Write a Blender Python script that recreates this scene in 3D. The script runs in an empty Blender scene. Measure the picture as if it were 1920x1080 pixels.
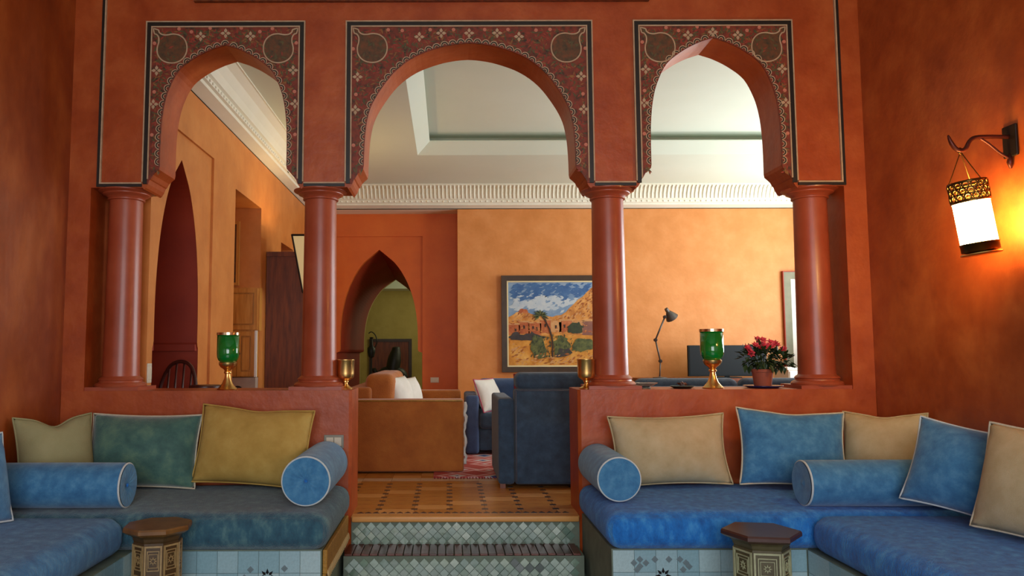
import bpy, bmesh, math, random
from mathutils import Vector, Matrix, geometry
random.seed(7)
PI = math.pi
S = bpy.context.scene
COL = S.collection
R = math.radians

# ---------------------------------------------------------------- camera
F_PX, CX_PX = 1450.0, 840.0
cd = bpy.data.cameras.new('camera')
cam = bpy.data.objects.new('camera', cd)
COL.objects.link(cam)
cd.sensor_width = 36.0
cd.lens = F_PX / 1920.0 * 36.0
cd.shift_x = (960.0 - CX_PX) / 1920.0
cd.clip_start = 0.05
cam.location = (0, -4.83, 1.32)
cam.matrix_world = Matrix.Translation((0, -4.83, 1.32)) @ Matrix.Rotation(PI/2 + math.atan(120/1450), 4, 'X') @ Matrix.Rotation(R(-0.15), 4, 'Z')
S.camera = cam

# ---------------------------------------------------------------- world, light, exposure
w = bpy.data.worlds.new('world'); S.world = w; w.use_nodes = True
bg = w.node_tree.nodes['Background']
bg.inputs[0].default_value = (0.80, 0.90, 1.0, 1); bg.inputs[1].default_value = 0.9
S.view_settings.view_transform = 'Standard'
S.view_settings.look = 'None'
S.view_settings.gamma = 1.0
S.view_settings.use_curve_mapping = False
S.view_settings.exposure = 0.0

def area(name, loc, direction, sx, sy, power, col=(1, 1, 1)):
    l = bpy.data.lights.new(name, 'AREA'); l.shape = 'RECTANGLE'; l.size = sx; l.size_y = sy
    l.energy = power; l.color = col
    o = bpy.data.objects.new(name, l); COL.objects.link(o)
    o.location = loc
    o.rotation_euler = Vector(direction).to_track_quat('-Z', 'Y').to_euler()
    return o
# daylight entering the salon through the big window behind the photographer
area('salon_window_light', (0.2, -6.75, 1.75), (0, 1, -0.16), 3.4, 2.2, 145, (0.98, 0.98, 1.0))
# daylight entering the inner room through its side windows
area('inner_window_light', (5.38, 2.1, 2.1), (-1, 0, 0.48), 1.5, 2.2, 140, (0.90, 0.98, 1.0))
area('inner_window_light', (5.38, 4.4, 2.1), (-1, 0.0, 0.48), 1.5, 2.2, 116, (0.90, 0.98, 1.0))
# area light inside the far room behind the pointed passage
area('far_room_light', (0.6, 9.6, 2.4), (-1, 0.2, -0.2), 1.2, 1.2, 18, (1.0, 0.94, 0.62))

# ---------------------------------------------------------------- materials
def lin(c):
    return tuple(((v/255)/12.92 if v/255 <= 0.04045 else ((v/255+0.055)/1.055)**2.4) for v in c) + (1.0,)
MATS = {}
def mat(name, cols, rough=0.5, scale=4.0, metal=0.0, bump=0.0, bscale=None, spec=0.5, stretch=(1, 1, 1),
        detail=6.0, emit=None, estr=0.0, trans=0.0, sheen=0.0, coat=0.0, rvar=0.0, pos=None):
    m = bpy.data.materials.new(name); m.use_nodes = True; MATS[name] = m
    nt = m.node_tree; N = nt.nodes; L = nt.links
    b = N['Principled BSDF']
    b.inputs['Roughness'].default_value = rough
    b.inputs['Metallic'].default_value = metal
    b.inputs['Specular IOR Level'].default_value = spec
    b.inputs['Transmission Weight'].default_value = trans
    b.inputs['Sheen Weight'].default_value = sheen
    b.inputs['Coat Weight'].default_value = coat
    b.inputs['Coat Roughness'].default_value = 0.12
    if isinstance(cols, tuple): cols = [cols]
    tc = N.new('ShaderNodeTexCoord'); mp = N.new('ShaderNodeMapping')
    mp.inputs['Scale'].default_value = stretch
    L.new(tc.outputs['Object'], mp.inputs['Vector'])
    if len(cols) == 1:
        b.inputs['Base Color'].default_value = lin(cols[0])
    else:
        nz = N.new('ShaderNodeTexNoise'); nz.inputs['Scale'].default_value = scale
        nz.inputs['Detail'].default_value = detail; nz.inputs['Roughness'].default_value = 0.62
        L.new(mp.outputs['Vector'], nz.inputs['Vector'])
        cr = N.new('ShaderNodeValToRGB')
        n = len(cols)
        ps = pos or [0.3 + 0.4*i/(n-1) for i in range(n)]
        cr.color_ramp.elements[0].position = ps[0]; cr.color_ramp.elements[0].color = lin(cols[0])
        cr.color_ramp.elements[1].position = ps[-1]; cr.color_ramp.elements[1].color = lin(cols[-1])
        for i in range(1, n-1):
            e = cr.color_ramp.elements.new(ps[i]); e.color = lin(cols[i])
        L.new(nz.outputs['Fac'], cr.inputs['Fac']); L.new(cr.outputs['Color'], b.inputs['Base Color'])
        if rvar:
            mr = N.new('ShaderNodeMapRange'); mr.inputs[3].default_value = rough - rvar; mr.inputs[4].default_value = rough + rvar
            L.new(nz.outputs['Fac'], mr.inputs[0]); L.new(mr.outputs[0], b.inputs['Roughness'])
    if bump:
        n2 = N.new('ShaderNodeTexNoise'); n2.inputs['Scale'].default_value = bscale or scale*6
        n2.inputs['Detail'].default_value = 4
        L.new(mp.outputs['Vector'], n2.inputs['Vector'])
        bp = N.new('ShaderNodeBump'); bp.inputs['Strength'].default_value = bump; bp.inputs['Distance'].default_value = 0.02
        L.new(n2.outputs['Fac'], bp.inputs['Height']); L.new(bp.outputs['Normal'], b.inputs['Normal'])
    if emit:
        b.inputs['Emission Color'].default_value = lin(emit); b.inputs['Emission Strength'].default_value = estr
    return m

mat('tadelakt_red', [(148, 57, 17), (169, 74, 28), (187, 93, 42)], 0.42, 3.4, bump=0.16, bscale=16, rvar=0.08, detail=10)
mat('tadelakt_brown', [(122, 48, 12), (150, 68, 22), (178, 94, 38)], 0.34, 3.0, bump=0.2, bscale=7, rvar=0.09, detail=10, stretch=(1, 1, .6))
mat('tadelakt_right', [(142, 58, 18), (168, 78, 30), (190, 100, 44)], 0.42, 3.2, bump=0.16, bscale=16, rvar=0.08, detail=10)
mat('tadelakt_column', [(146, 62, 34), (160, 72, 44), (170, 84, 54)], 0.36, 3.0, bump=0.08, bscale=6, coat=0.06)
mat('tadelakt_orange', [(188, 112, 46), (201, 124, 54), (210, 136, 66)], 0.5, 3.0, bump=0.14, bscale=12, detail=10)
mat('tadelakt_peach', [(198, 124, 54), (208, 134, 66), (217, 145, 80)], 0.55, 3.0, bump=0.14, bscale=14, detail=10)
mat('tadelakt_deep', [(196, 88, 18), (208, 98, 24), (216, 108, 30)], 0.55, 1.6, bump=0.08, bscale=8)
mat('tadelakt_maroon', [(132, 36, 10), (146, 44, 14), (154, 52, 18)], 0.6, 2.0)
mat('olive_wall', [(168, 150, 78), (180, 162, 90), (190, 172, 100)], 0.8, 2.0)
mat('ceiling_white', [(208, 218, 200), (214, 224, 208)], 0.8, 0.8)
mat('plaster_white', [(224, 222, 200), (232, 230, 212)], 0.6, 2.0)
mat('grout', [(150, 120, 80), (128, 98, 62)], 0.8, 10)
mat('grout_grey', [(116, 130, 114), (96, 108, 96)], 0.8, 10)
mat('ochre_tile', [(176, 112, 44), (188, 126, 54), (164, 98, 36)], 0.32, 7, bump=0.05, bscale=20)
mat('ochre_tile_light', [(206, 146, 78), (214, 156, 90)], 0.32, 7)
mat('pale_tile', [(196, 164, 132), (206, 176, 146)], 0.4, 7)
mat('dark_tile', [(62, 40, 24), (46, 30, 20)], 0.3, 10)
mat('brick_red', [(104, 48, 34), (82, 38, 28)], 0.3, 9, bump=0.06, bscale=24)
mat('brick_red_dark', [(78, 34, 26), (66, 30, 22)], 0.3, 9)
for i, c in enumerate([(132, 158, 140), (118, 146, 132), (146, 168, 152), (108, 132, 116), (166, 186, 168)]):
    mat('zellige_%d' % i, [c, tuple(int(v*.86) for v in c)], 0.10, 14, bump=0.10, bscale=22, coat=0.4)
mat('zellige_dark', [(58, 76, 70), (46, 60, 56)], 0.12, 12, coat=0.3)
for i, c in enumerate([(158, 192, 202), (144, 182, 194), (172, 202, 208)]):
    mat('pale_zellige_%d' % i, [c, tuple(int(v*.92) for v in c)], 0.16, 8, bump=0.06, bscale=20)
mat('zellige_grey', [(118, 136, 142), (104, 122, 130)], 0.16, 10)
mat('black_glaze', (22, 22, 26), 0.15)
mat('gold_braid', [(176, 130, 48), (144, 104, 36)], 0.6, 30, bump=0.4, bscale=120)
mat('braid_cream', [(196, 176, 128), (176, 150, 100)], 0.7, 30)
mat('fabric_blue', [(4, 90, 172), (16, 116, 204), (62, 150, 222)], 0.85, 22, bump=0.5, bscale=150, sheen=0.18, stretch=(1, 1, .5))
mat('fabric_blue_soft', [(44, 104, 152), (60, 124, 170), (84, 144, 184)], 0.85, 18, bump=0.22, bscale=180, sheen=0.25)
mat('fabric_blue_teal_cast', [(26, 70, 92), (44, 92, 112), (84, 126, 132)], 0.85, 20, bump=0.5, bscale=150, sheen=0.3, stretch=(1, 1, .5))  # blue seat fabric with the teal cast of mixed light put into its colour
mat('fabric_side', [(28, 92, 146), (46, 116, 170), (84, 146, 190)], 0.85, 20, bump=0.5, bscale=150, sheen=0.2, stretch=(1, 1, .5))
mat('fabric_teal', [(36, 80, 78), (60, 104, 96), (92, 130, 108)], 0.7, 10, bump=0.2, bscale=170, sheen=0.5)
mat('linen_cream', [(176, 156, 116), (190, 172, 134), (200, 184, 148)], 0.9, 7, bump=0.18, bscale=240)
mat('linen_mustard', [(170, 136, 62), (184, 150, 74), (196, 164, 88)], 0.9, 7, bump=0.18, bscale=240)
mat('linen_sage', [(150, 146, 104), (162, 158, 118)], 0.9, 7, bump=0.18, bscale=240)
mat('piping_cream', [(206, 198, 176), (190, 180, 156)], 0.8, 60)
mat('piping_white', [(206, 214, 214), (188, 200, 204)], 0.8, 60)
mat('cream_paint', [(196, 168, 136), (176, 142, 110)], 0.6, 18)
mat('black_paint', [(36, 26, 18), (24, 18, 12)], 0.45, 12)
mat('panel_paint', [(52, 44, 26), (112, 46, 28), (132, 50, 30), (120, 62, 34)], 0.6, 26, pos=[.34, .46, .56, .68])
mat('leaf_paint', [(96, 88, 52), (72, 70, 40)], 0.6, 20)
mat('leaf_paint_red', [(156, 62, 42), (140, 48, 34)], 0.6, 20)
mat('leaf_paint_ochre', [(150, 100, 50), (130, 84, 42)], 0.6, 20)
mat('medallion_paint', [(58, 52, 34), (96, 62, 34), (120, 66, 34)], 0.6, 30)
mat('rose_paint', [(206, 130, 104), (190, 110, 88)], 0.6, 20)
mat('dark_wood', [(78, 34, 12), (110, 52, 18), (132, 66, 24)], 0.45, 5, stretch=(6, 6, .6))
mat('pine_wood', [(178, 112, 38), (200, 136, 54), (212, 152, 70)], 0.4, 5, stretch=(6, 6, .6))
mat('stool_wood', [(92, 58, 26), (116, 78, 36), (128, 90, 46)], 0.35, 6, stretch=(3, 3, .8))
mat('stool_wood_dark', [(62, 36, 32), (78, 48, 42)], 0.3, 5)
mat('stool_panel', [(70, 62, 40), (90, 84, 56)], 0.45, 20)
mat('stool_panel_brown', [(62, 44, 22), (84, 60, 30)], 0.45, 20)
mat('inlay_bone', [(178, 182, 146), (150, 154, 120)], 0.4, 30)
mat('inlay_bone_warm', [(168, 142, 96), (140, 114, 74)], 0.4, 30)
mat('iron_dark', [(44, 32, 26), (30, 22, 18)], 0.5, 12, metal=0.6)
mat('iron_rust', [(92, 34, 20), (66, 26, 18)], 0.4, 14, metal=0.5)
mat('brass', [(240, 196, 124), (220, 170, 96)], 0.3, 8, metal=1.0)
mat('brass_dark', [(120, 92, 48), (92, 68, 34)], 0.34, 10, metal=1.0)
mat('silver_rim', [(216, 196, 160), (190, 166, 130)], 0.2, 10, metal=1.0)
mat('green_glass', (12, 168, 62), 0.06, trans=0.6, coat=0.5)
mat('clear_glass', (220, 226, 220), 0.05, trans=0.9)
mat('lantern_glass', (255, 250, 240), 0.4, emit=(255, 205, 120), estr=85.0)
mat('denim', [(34, 54, 74), (44, 68, 90), (56, 82, 106)], 0.85, 14, bump=0.3, bscale=180, sheen=0.2)
mat('denim_light', [(50, 72, 110), (62, 86, 124)], 0.85, 14, bump=0.3, bscale=180, sheen=0.2)
mat('seam_grey', [(84, 92, 104), (70, 78, 92)], 0.8, 40)
mat('orange_fabric', [(158, 86, 22), (172, 98, 30), (184, 110, 38)], 0.8, 6, bump=0.25, bscale=120, sheen=0.2)
mat('white_cotton', [(214, 210, 200), (226, 224, 216)], 0.9, 10)
mat('pink_trim', (170, 60, 90), 0.8)
mat('crimson', [(150, 30, 40), (130, 22, 34)], 0.9, 10)
mat('terracotta', [(140, 68, 48), (154, 80, 58)], 0.7, 12)
mat('blue_glaze', (24, 36, 84), 0.15)
mat('leaf_green', [(26, 44, 22), (42, 66, 30), (56, 80, 36)], 0.5, 18)
mat('petal_red', [(176, 30, 52), (206, 52, 74), (224, 96, 108)], 0.6, 40)
mat('soil', (40, 28, 20), 0.9)
mat('screen_black', (20, 28, 32), 0.5, spec=0.2)
mat('grey_plastic', [(78, 72, 66), (66, 60, 54)], 0.4, 10)
mat('lamp_white', (236, 234, 226), 0.4)
mat('plate_white', [(214, 204, 184), (204, 194, 172)], 0.35, 10)
mat('plate_grey', [(140, 138, 126), (128, 126, 114)], 0.35, 10)
mat('frame_brown', [(48, 32, 16), (66, 46, 22)], 0.4, 8)
mat('frame_sage', [(104, 104, 78), (122, 120, 92)], 0.5, 8)
mat('liner_cream', (224, 208, 160), 0.6)
mat('parchment', (214, 204, 158), 0.7, emit=(255, 220, 150), estr=0.25)
mat('counter_grey', [(168, 150, 136), (184, 164, 150)], 0.5, 10)
mat('dark_bronze', [(28, 30, 22), (40, 42, 30)], 0.5, 10)
mat('chair_wood', [(56, 20, 16), (70, 28, 22)], 0.35, 10)
mat('salon_floor', [(120, 144, 132), (96, 118, 108)], 0.2, 6)
mat('paint_sky', [(84, 120, 160), (120, 148, 178), (160, 178, 192)], 0.7, 2.6, stretch=(1, 1, 1.6))
mat('paint_sand', [(178, 108, 30), (206, 144, 54), (222, 176, 96)], 0.7, 6)
mat('paint_rock', [(160, 92, 34), (204, 138, 62), (222, 168, 98)], 0.7, 9)
mat('paint_house', [(150, 66, 34), (178, 96, 50), (196, 120, 74)], 0.7, 12)
mat('paint_house_light', [(206, 158, 104), (190, 136, 84)], 0.7, 12)
mat('paint_green', [(46, 54, 32), (84, 92, 48), (112, 116, 60)], 0.7, 16)
mat('paint_shadow', [(48, 40, 44), (70, 62, 58)], 0.7, 14)
mat('paint_trunk', (56, 36, 24), 0.7)
mat('paint_cloud', [(196, 204, 206), (168, 186, 200)], 0.7, 14)
mat('paint_blue', [(44, 86, 140), (72, 112, 160)], 0.7, 14)
mat('paint_rock_dark', [(140, 72, 24), (164, 92, 36)], 0.7, 14)
mat('paint_sand_dark', [(168, 98, 26), (150, 84, 30)], 0.7, 14)
mat('paint_green_dark', [(34, 46, 34), (60, 70, 38)], 0.7, 16)
mat('paint_mauve', [(140, 92, 76), (116, 76, 66)], 0.7, 12)

def rug_mat():
    m = bpy.data.materials.new('rug'); m.use_nodes = True; MATS['rug'] = m
    nt = m.node_tree; N = nt.nodes; L = nt.links; b = N['Principled BSDF']
    b.inputs['Roughness'].default_value = 0.95
    tc = N.new('ShaderNodeTexCoord')
    v = N.new('ShaderNodeTexVoronoi'); v.distance = 'MANHATTAN'; v.inputs['Scale'].default_value = 3.2
    v.inputs['Randomness'].default_value = 0.35
    L.new(tc.outputs['Object'], v.inputs['Vector'])
    cr = N.new('ShaderNodeValToRGB'); cr.color_ramp.interpolation = 'CONSTANT'
    e = cr.color_ramp.elements
    e[0].position = 0; e[0].color = lin((60, 86, 140)); e[1].position = 0.22; e[1].color = lin((206, 190, 190))
    for p, c in ((0.40, (196, 96, 92)), (0.58, (214, 160, 156)), (0.72, (178, 70, 62))):
        x = e.new(p); x.color = lin(c)
    L.new(v.outputs['Distance'], cr.inputs['Fac'])
    L.new(cr.outputs['Color'], b.inputs['Base Color'])
rug_mat()

# ---------------------------------------------------------------- mesh helpers
def link(o, parent=None):
    COL.objects.link(o)
    if parent is not None: o.parent = parent
    return o
def mk(name, verts, faces, m, parent=None, smooth=False, loc=None, rot=None):
    me = bpy.data.meshes.new(name)
    me.from_pydata([tuple(v) for v in verts], [], faces)
    bm = bmesh.new(); bm.from_mesh(me)
    bmesh.ops.remove_doubles(bm, verts=bm.verts, dist=1e-5)
    bmesh.ops.recalc_face_normals(bm, faces=bm.faces)
    bm.to_mesh(me); bm.free()
    me.materials.append(MATS[m])
    if smooth:
        for p in me.polygons: p.use_smooth = True
    o = bpy.data.objects.new(name, me)
    if loc is not None: o.location = loc
    if rot is not None: o.rotation_euler = rot
    return link(o, parent)
def share(src, loc, rot=(0, 0, 0), m=None, scale=None, parent=None, name=None):
    o = bpy.data.objects.new(name or src.name.split('.')[0], src.data)
    o.location = loc; o.rotation_euler = rot
    if scale is not None: o.scale = scale
    link(o, parent if parent is not None else src.parent)
    if m:
        o.material_slots[0].link = 'OBJECT'; o.material_slots[0].material = MATS[m]
    return o
class G:
    """collects vertices and faces"""
    def __init__(s): s.v = []; s.f = []
    def add(s, v, f):
        n = len(s.v); s.v += [tuple(p) for p in v]; s.f += [tuple(i+n for i in q) for q in f]; return s
    def box(s, x0, x1, y0, y1, z0, z1):
        return s.add([(x0,y0,z0),(x1,y0,z0),(x1,y1,z0),(x0,y1,z0),(x0,y0,z1),(x1,y0,z1),(x1,y1,z1),(x0,y1,z1)],
                     [(0,3,2,1),(4,5,6,7),(0,1,5,4),(1,2,6,5),(2,3,7,6),(3,0,4,7)])
    def lathe(s, prof, n=32, c=(0, 0, 0), closed=True):
        k = len(prof); v = []; f = []
        for i in range(n):
            a = 2*PI*i/n
            for r, z in prof: v.append((c[0]+r*math.cos(a), c[1]+r*math.sin(a), c[2]+z))
        for i in range(n):
            j = (i+1) % n
            for q in range(k-1): f.append((i*k+q, j*k+q, j*k+q+1, i*k+q+1))
        if closed:
            f.append(tuple(i*k for i in range(n))); f.append(tuple(i*k+k-1 for i in range(n)))
        return s.add(v, f)
    def tube(s, path, r, n=8, cyclic=False):
        P = [Vector(p) for p in path]; k = len(P); v = []; f = []
        rr = r if isinstance(r, (list, tuple)) else [r]*k
        up = None
        for i, p in enumerate(P):
            if cyclic: t = P[(i+1) % k] - P[i-1]
            else: t = P[min(i+1, k-1)] - P[max(i-1, 0)]
            t.normalize()
            if up is None:
                up = Vector((0, 0, 1)) if abs(t.z) < 0.9 else Vector((1, 0, 0))
            a = t.cross(up)
            if a.length < 1e-6: a = t.cross(Vector((0.3, 1, 0.2)))
            a.normalize(); b = a.cross(t); b.normalize(); up = b
            for q in range(n):
                an = 2*PI*q/n; v.append(p + (a*math.cos(an)+b*math.sin(an))*rr[i])
        for i in range(k if cyclic else k-1):
            j = (i+1) % k
            for q in range(n): f.append((i*n+q, i*n+(q+1) % n, j*n+(q+1) % n, j*n+q))
        if not cyclic:
            f.append(tuple(range(n))); f.append(tuple((k-1)*n+q for q in range(n)))
        return s.add(v, f)
    def plate(s, outer, holes, d0, d1, axis='y'):
        """flat slab in u,v with depth range; axis y: u=x v=z; axis x: u=y v=z; axis z: u=x v=y"""
        loops = [list(outer)] + [list(h) for h in holes]
        tri = geometry.tessellate_polygon([[Vector((p[0], p[1], 0)) for p in lp] for lp in loops])
        flat = [p for lp in loops for p in lp]; n = len(flat)
        def M(p, d):
            return {'y': (p[0], d, p[1]), 'x': (d, p[0], p[1]), 'z': (p[0], p[1], d)}[axis]
        v = [M(p, d0) for p in flat] + [M(p, d1) for p in flat]
        f = [tuple(t) for t in tri] + [tuple(i+n for i in reversed(t)) for t in tri]
        o = 0
        for lp in loops:
            k = len(lp)
            for i in range(k): f.append((o+i, o+(i+1) % k, n+o+(i+1) % k, n+o+i))
            o += k
        return s.add(v, f)
    def rbox(s, x0, x1, y0, y1, z0, z1, r, deform=None, nx=8):
        def ax(a, b):
            L = b-a; rr = min(r, L/2*0.98)
            c = [a, a+rr*.12, a+rr*.35, a+rr*.65, a+rr]
            mid = [a+rr+(L-2*rr)*i/nx for i in range(1, nx)]
            return c+mid+[b-rr, b-rr*.65, b-rr*.35, b-rr*.12, b]
        X, Y, Z = ax(x0, x1), ax(y0, y1), ax(z0, z1)
        v = []; f = []
        def fix(p):
            p = Vector(p)
            q = Vector((min(max(p.x, x0+r), x1-r) if x1-x0 > 2*r else (x0+x1)/2,
                        min(max(p.y, y0+r), y1-r) if y1-y0 > 2*r else (y0+y1)/2,
                        min(max(p.z, z0+r), z1-r) if z1-z0 > 2*r else (z0+z1)/2))
            d = p-q
            if d.length > 1e-9: p = q + d.normalized()*min(r, max(abs(d.x), abs(d.y), abs(d.z)))
            if deform: p = Vector(deform(p))
            return p
        def face(A, B, fn):
            o = len(v)
            for a in A:
                for b in B: v.append(fix(fn(a, b)))
            nb = len(B)
            for i in range(len(A)-1):
                for j in range(nb-1): f.append((o+i*nb+j, o+(i+1)*nb+j, o+(i+1)*nb+j+1, o+i*nb+j+1))
        face(X, Y, lambda a, b: (a, b, z0)); face(X, Y, lambda a, b: (a, b, z1))
        face(X, Z, lambda a, b: (a, y0, b)); face(X, Z, lambda a, b: (a, y1, b))
        face(Y, Z, lambda a, b: (x0, a, b)); face(Y, Z, lambda a, b: (x1, a, b))
        return s.add(v, f)
    def sub(s, off):
        s.v = [(p[0]-off[0], p[1]-off[1], p[2]-off[2]) for p in s.v]; return s
    def out(s, name, m, parent=None, smooth=False, loc=None, rot=None):
        o = mk(name, s.v, s.f, m, parent, smooth, loc, rot)
        return o
def autosmooth(o, ang=40):
    for p in o.data.polygons: p.use_smooth = True
    try: o.data.set_sharp_from_angle(angle=R(ang))
    except Exception: pass
    return o
def tag(o, label, cat, group=None):
    o['label'] = label; o['category'] = cat
    if group: o['group'] = group
    return o
def thing(name, label, cat, loc=(0, 0, 0), rz=0.0, group=None):
    o = bpy.data.objects.new(name, None); o.empty_display_size = 0.05
    link(o); o.location = loc; o.rotation_euler = (0, 0, rz)
    return tag(o, label, cat, group)
def struct(o, label=None):
    o['kind'] = 'structure'
    if label: o['label'] = label
    return o
def copy_tree(o, parent=None):
    c = o.copy(); COL.objects.link(c)
    if parent is not None: c.parent = parent
    for ch in list(o.children): copy_tree(ch, c)
    return c
def catmull(pts, n=6):
    out = []
    P = [pts[0]] + list(pts) + [pts[-1]]
    for i in range(1, len(P)-2):
        for k in range(n):
            t = k/n
            r = []
            for d in range(len(pts[0])):
                a, b, c, e = P[i-1][d], P[i][d], P[i+1][d], P[i+2][d]
                r.append(0.5*((2*b)+(-a+c)*t+(2*a-5*b+4*c-e)*t*t+(-a+3*b-3*c+e)*t**3))
            out.append(tuple(r))
    out.append(tuple(pts[-1]))
    return out

# ---------------------------------------------------------------- key dimensions (metres; eye height 1.32)
XL, XR = -2.40, 2.65            # side walls of the salon
UP = 0.32                       # level of the inner room floor
LEDGE = 1.085                   # top of the half walls
PB = 2.385                      # underside of the painted piers
PT = 3.447                      # top of the painted panels
XI = -1.974                     # left wall of the inner room
YB = 5.97; YR = 6.36            # back wall, and its recessed left bay
CRN = 3.34; CEIL = 3.63         # foot of the crown moulding and the ceiling
XE = 5.5                        # right wall of the inner room
STEP = 0.154

# arch outlines: half widths normalised, from spring (1,0) up to apex (0,1)
WIDE = [(1, 0), (.995, .16), (.98, .316), (.943, .459), (.858, .600), (.708, .768), (.519, .888), (.292, .962), (.12, .992), (0, 1.0)]
TALL = [(1, 0), (1.0, .18), (.99, .34), (.955, .50), (.88, .645), (.726, .797), (.48, .898), (.242, .962), (.1, .988), (0, 1.004)]
ARCH = [(-1.425, .402, 2.50, 3.285, TALL, .512), (.140, .672, 2.50, 3.297, WIDE, .793), (1.706, .414, 2.50, 3.325, TALL, .513)]
CORBEL = [(.0, 2.50), (.004, 2.478), (.022, 2.462), (.040, 2.445), (.055, 2.418), (.062, 2.412), (.072, 2.385), (.085, 2.362), (.098, 2.352), (.105, PB-.022)]
def arch_side(a, sgn):
    cx, hw, z0, z1, sh, _ = a
    return [(cx+sgn*hw*x, z0+(z1-z0)*h) for x, h in catmull(sh, 4)]
def arch_open(a):
    """left foot -> apex -> right foot, with corbels"""
    cx, hw = a[0], a[1]
    L = [(cx-hw-e, z) for e, z in reversed(CORBEL[1:])]
    Rr = [(cx+hw+e, z) for e, z in CORBEL[1:]]
    up = arch_side(a, -1); dn = arch_side(a, 1)[::-1]
    return L + up + dn[1:] + Rr

# ---------------------------------------------------------------- the salon shell
g = G().box(XL-.3, XR+.3, -7.2, 0.1, -.2, 0.0); struct(g.out('floor', 'salon_floor'), 'pale green tiled floor of the sunken salon')
g = G().box(XL-.3, XL, -7.2, 0.0, 0, 4.5); struct(g.out('wall_left', 'tadelakt_brown'), 'glossy brown plaster wall beside the left sofa')
g = G().box(XR, XR+.3, -7.2, 0.0, 0, 4.5); struct(g.out('wall_right', 'tadelakt_right'), 'rust plaster wall carrying the lantern')
g = G().box(XL-.3, XR+.3, -7.2, .28, 4.5, 4.6); struct(g.out('ceiling', 'ceiling_white'))
g = G().plate([(XL-.3, 0), (XR+.3, 0), (XR+.3, 4.5), (XL-.3, 4.5)], [[(-1.7, .6), (2.1, .6), (2.1, 3.7), (-1.7, 3.7)]], -7.2, -7.0)
struct(g.out('wall_front', 'tadelakt_red'))

# arcade wall: pilasters, piers and arches in one masonry wall
JL, JR = -2.26, 2.51
poly = [(XL, 0), (XL, 4.5), (XR, 4.5), (XR, 0), (JR, 0), (JR, PB-.022)]
for a in reversed(ARCH):
    poly += arch_open(a)[::-1]
poly += [(JL, PB-.022), (JL, 0)]
g = G().plate(poly, [], 0.0, .28)
arcade = struct(g.out('wall_arcade', 'tadelakt_red'), 'red plaster arcade wall with three arches between the rooms')
# dark timber strip high on the arcade wall
struct(G().box(-1.63, 1.3, -.03, 0, 3.572, 3.70).out('trim_1', 'dark_wood'), 'dark strip along the top of the arcade wall')

# half walls that carry the columns
def half_wall(name, x0, x1, bevel_side, label):
    c = .018
    if bevel_side > 0: o = [(x0, 0), (x1-c, 0), (x1, c), (x1, .36-c), (x1-c, .36), (x0, .36)]
    else: o = [(x0+c, 0), (x1, 0), (x1, .36), (x0+c, .36), (x0, .36-c), (x0, c)]
    o = [(p[0], p[1]-.004) for p in o]
    g = G().plate(o, [], 0, LEDGE, axis='z')
    return struct(g.out(name, 'tadelakt_red'), label)
half_wall('wall_half_left', XL+.002, -.597, 1, 'red plaster half wall behind the teal and mustard cushions')
half_wall('wall_half_right', .802, XR-.002, -1, 'red plaster half wall behind the cream and blue cushions')

# ---------------------------------------------------------------- inner room shell
g = G().box(XL-1.8, XE+.3, 0.10, 12.5, .10, UP-.004); struct(g.out('floor_upper', 'ochre_tile'), 'ochre tiled floor of the raised inner room')
UPF = bpy.data.objects['floor_upper']
# left wall: doorway arch, niche, small niche
OGEE = [(1, 0), (1.0, .12), (.985, .26), (.94, .40), (.86, .54), (.74, .67), (.58, .79), (.40, .885), (.20, .955), (0, 1.02)]
def pointed(c, hw, z0, z1, low=None, zf=UP):
    """doorway: foot, spring with a small impost nib, pointed arch"""
    low = low or hw
    sh = catmull(OGEE, 4)
    up = [(c-hw*x, z0+(z1-z0)*h) for x, h in sh]; dn = [(c+hw*x, z0+(z1-z0)*h) for x, h in sh][::-1]
    return [(c-low, zf), (c-low, z0-.05), (c-hw-.01, z0-.03)] + up + dn[1:] + [(c+hw+.01, z0-.03), (c+low, z0-.05), (c+low, zf)]
DY, DH = .873, .452
door_l = pointed(DY, DH, 1.40, 2.73, .475)
door_h = pointed(DY, DH+.004, 1.40, 2.735, .479)
wl = [(.30, UP)] + door_h + [(YR, UP), (YR, CRN+.3), (.30, CRN+.3)]
niche = [(2.27, UP+.45), (3.262, UP+.45), (3.262, 2.84), (2.27, 2.84)]
niche2 = [(4.25, UP+.5), (4.95, UP+.5), (4.95, 2.62), (4.25, 2.62)]
g = G().plate(wl, [niche, niche2], XI-.25, XI-.02, axis='x')
wil = struct(g.out('wall_inner_left', 'tadelakt_orange'), 'orange plaster wall with pointed doorway and niche')
alf = [(.30, CRN+.3), (.30, 2.955), (1.60, 2.955), (1.60, UP), (YR, UP), (YR, CRN+.3)]
g = G().plate(alf, [niche, niche2], XI-.02, XI, axis='x')
g.out('raised_field', 'tadelakt_orange', wil)
g = G().box(XI-.62, XI-.25, 2.2, 2.27, UP, 2.9).box(XI-.62, XI-.25, 3.262, 3.33, UP, 2.9).box(XI-.66, XI-.62, 2.2, 3.33, UP, 2.9)
g.box(XI-.62, XI-.25, 2.27, 3.262, 2.84, 2.9).box(XI-.62, XI-.25, 2.27, 3.262, UP+.38, UP+.45)
g.out('niche_lining', 'tadelakt_orange', wil)
g = G().box(XI-.45, XI-.25, 4.2, 4.25, UP, 2.7).box(XI-.45, XI-.25, 4.95, 5.0, UP, 2.7).box(XI-.49, XI-.45, 4.2, 5.0, UP, 2.7)
g.box(XI-.45, XI-.25, 4.25, 4.95, 2.62, 2.7).box(XI-.45, XI-.25, 4.25, 4.95, UP+.4, UP+.5)
g.out('niche_lining', 'tadelakt_deep', wil)
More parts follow.
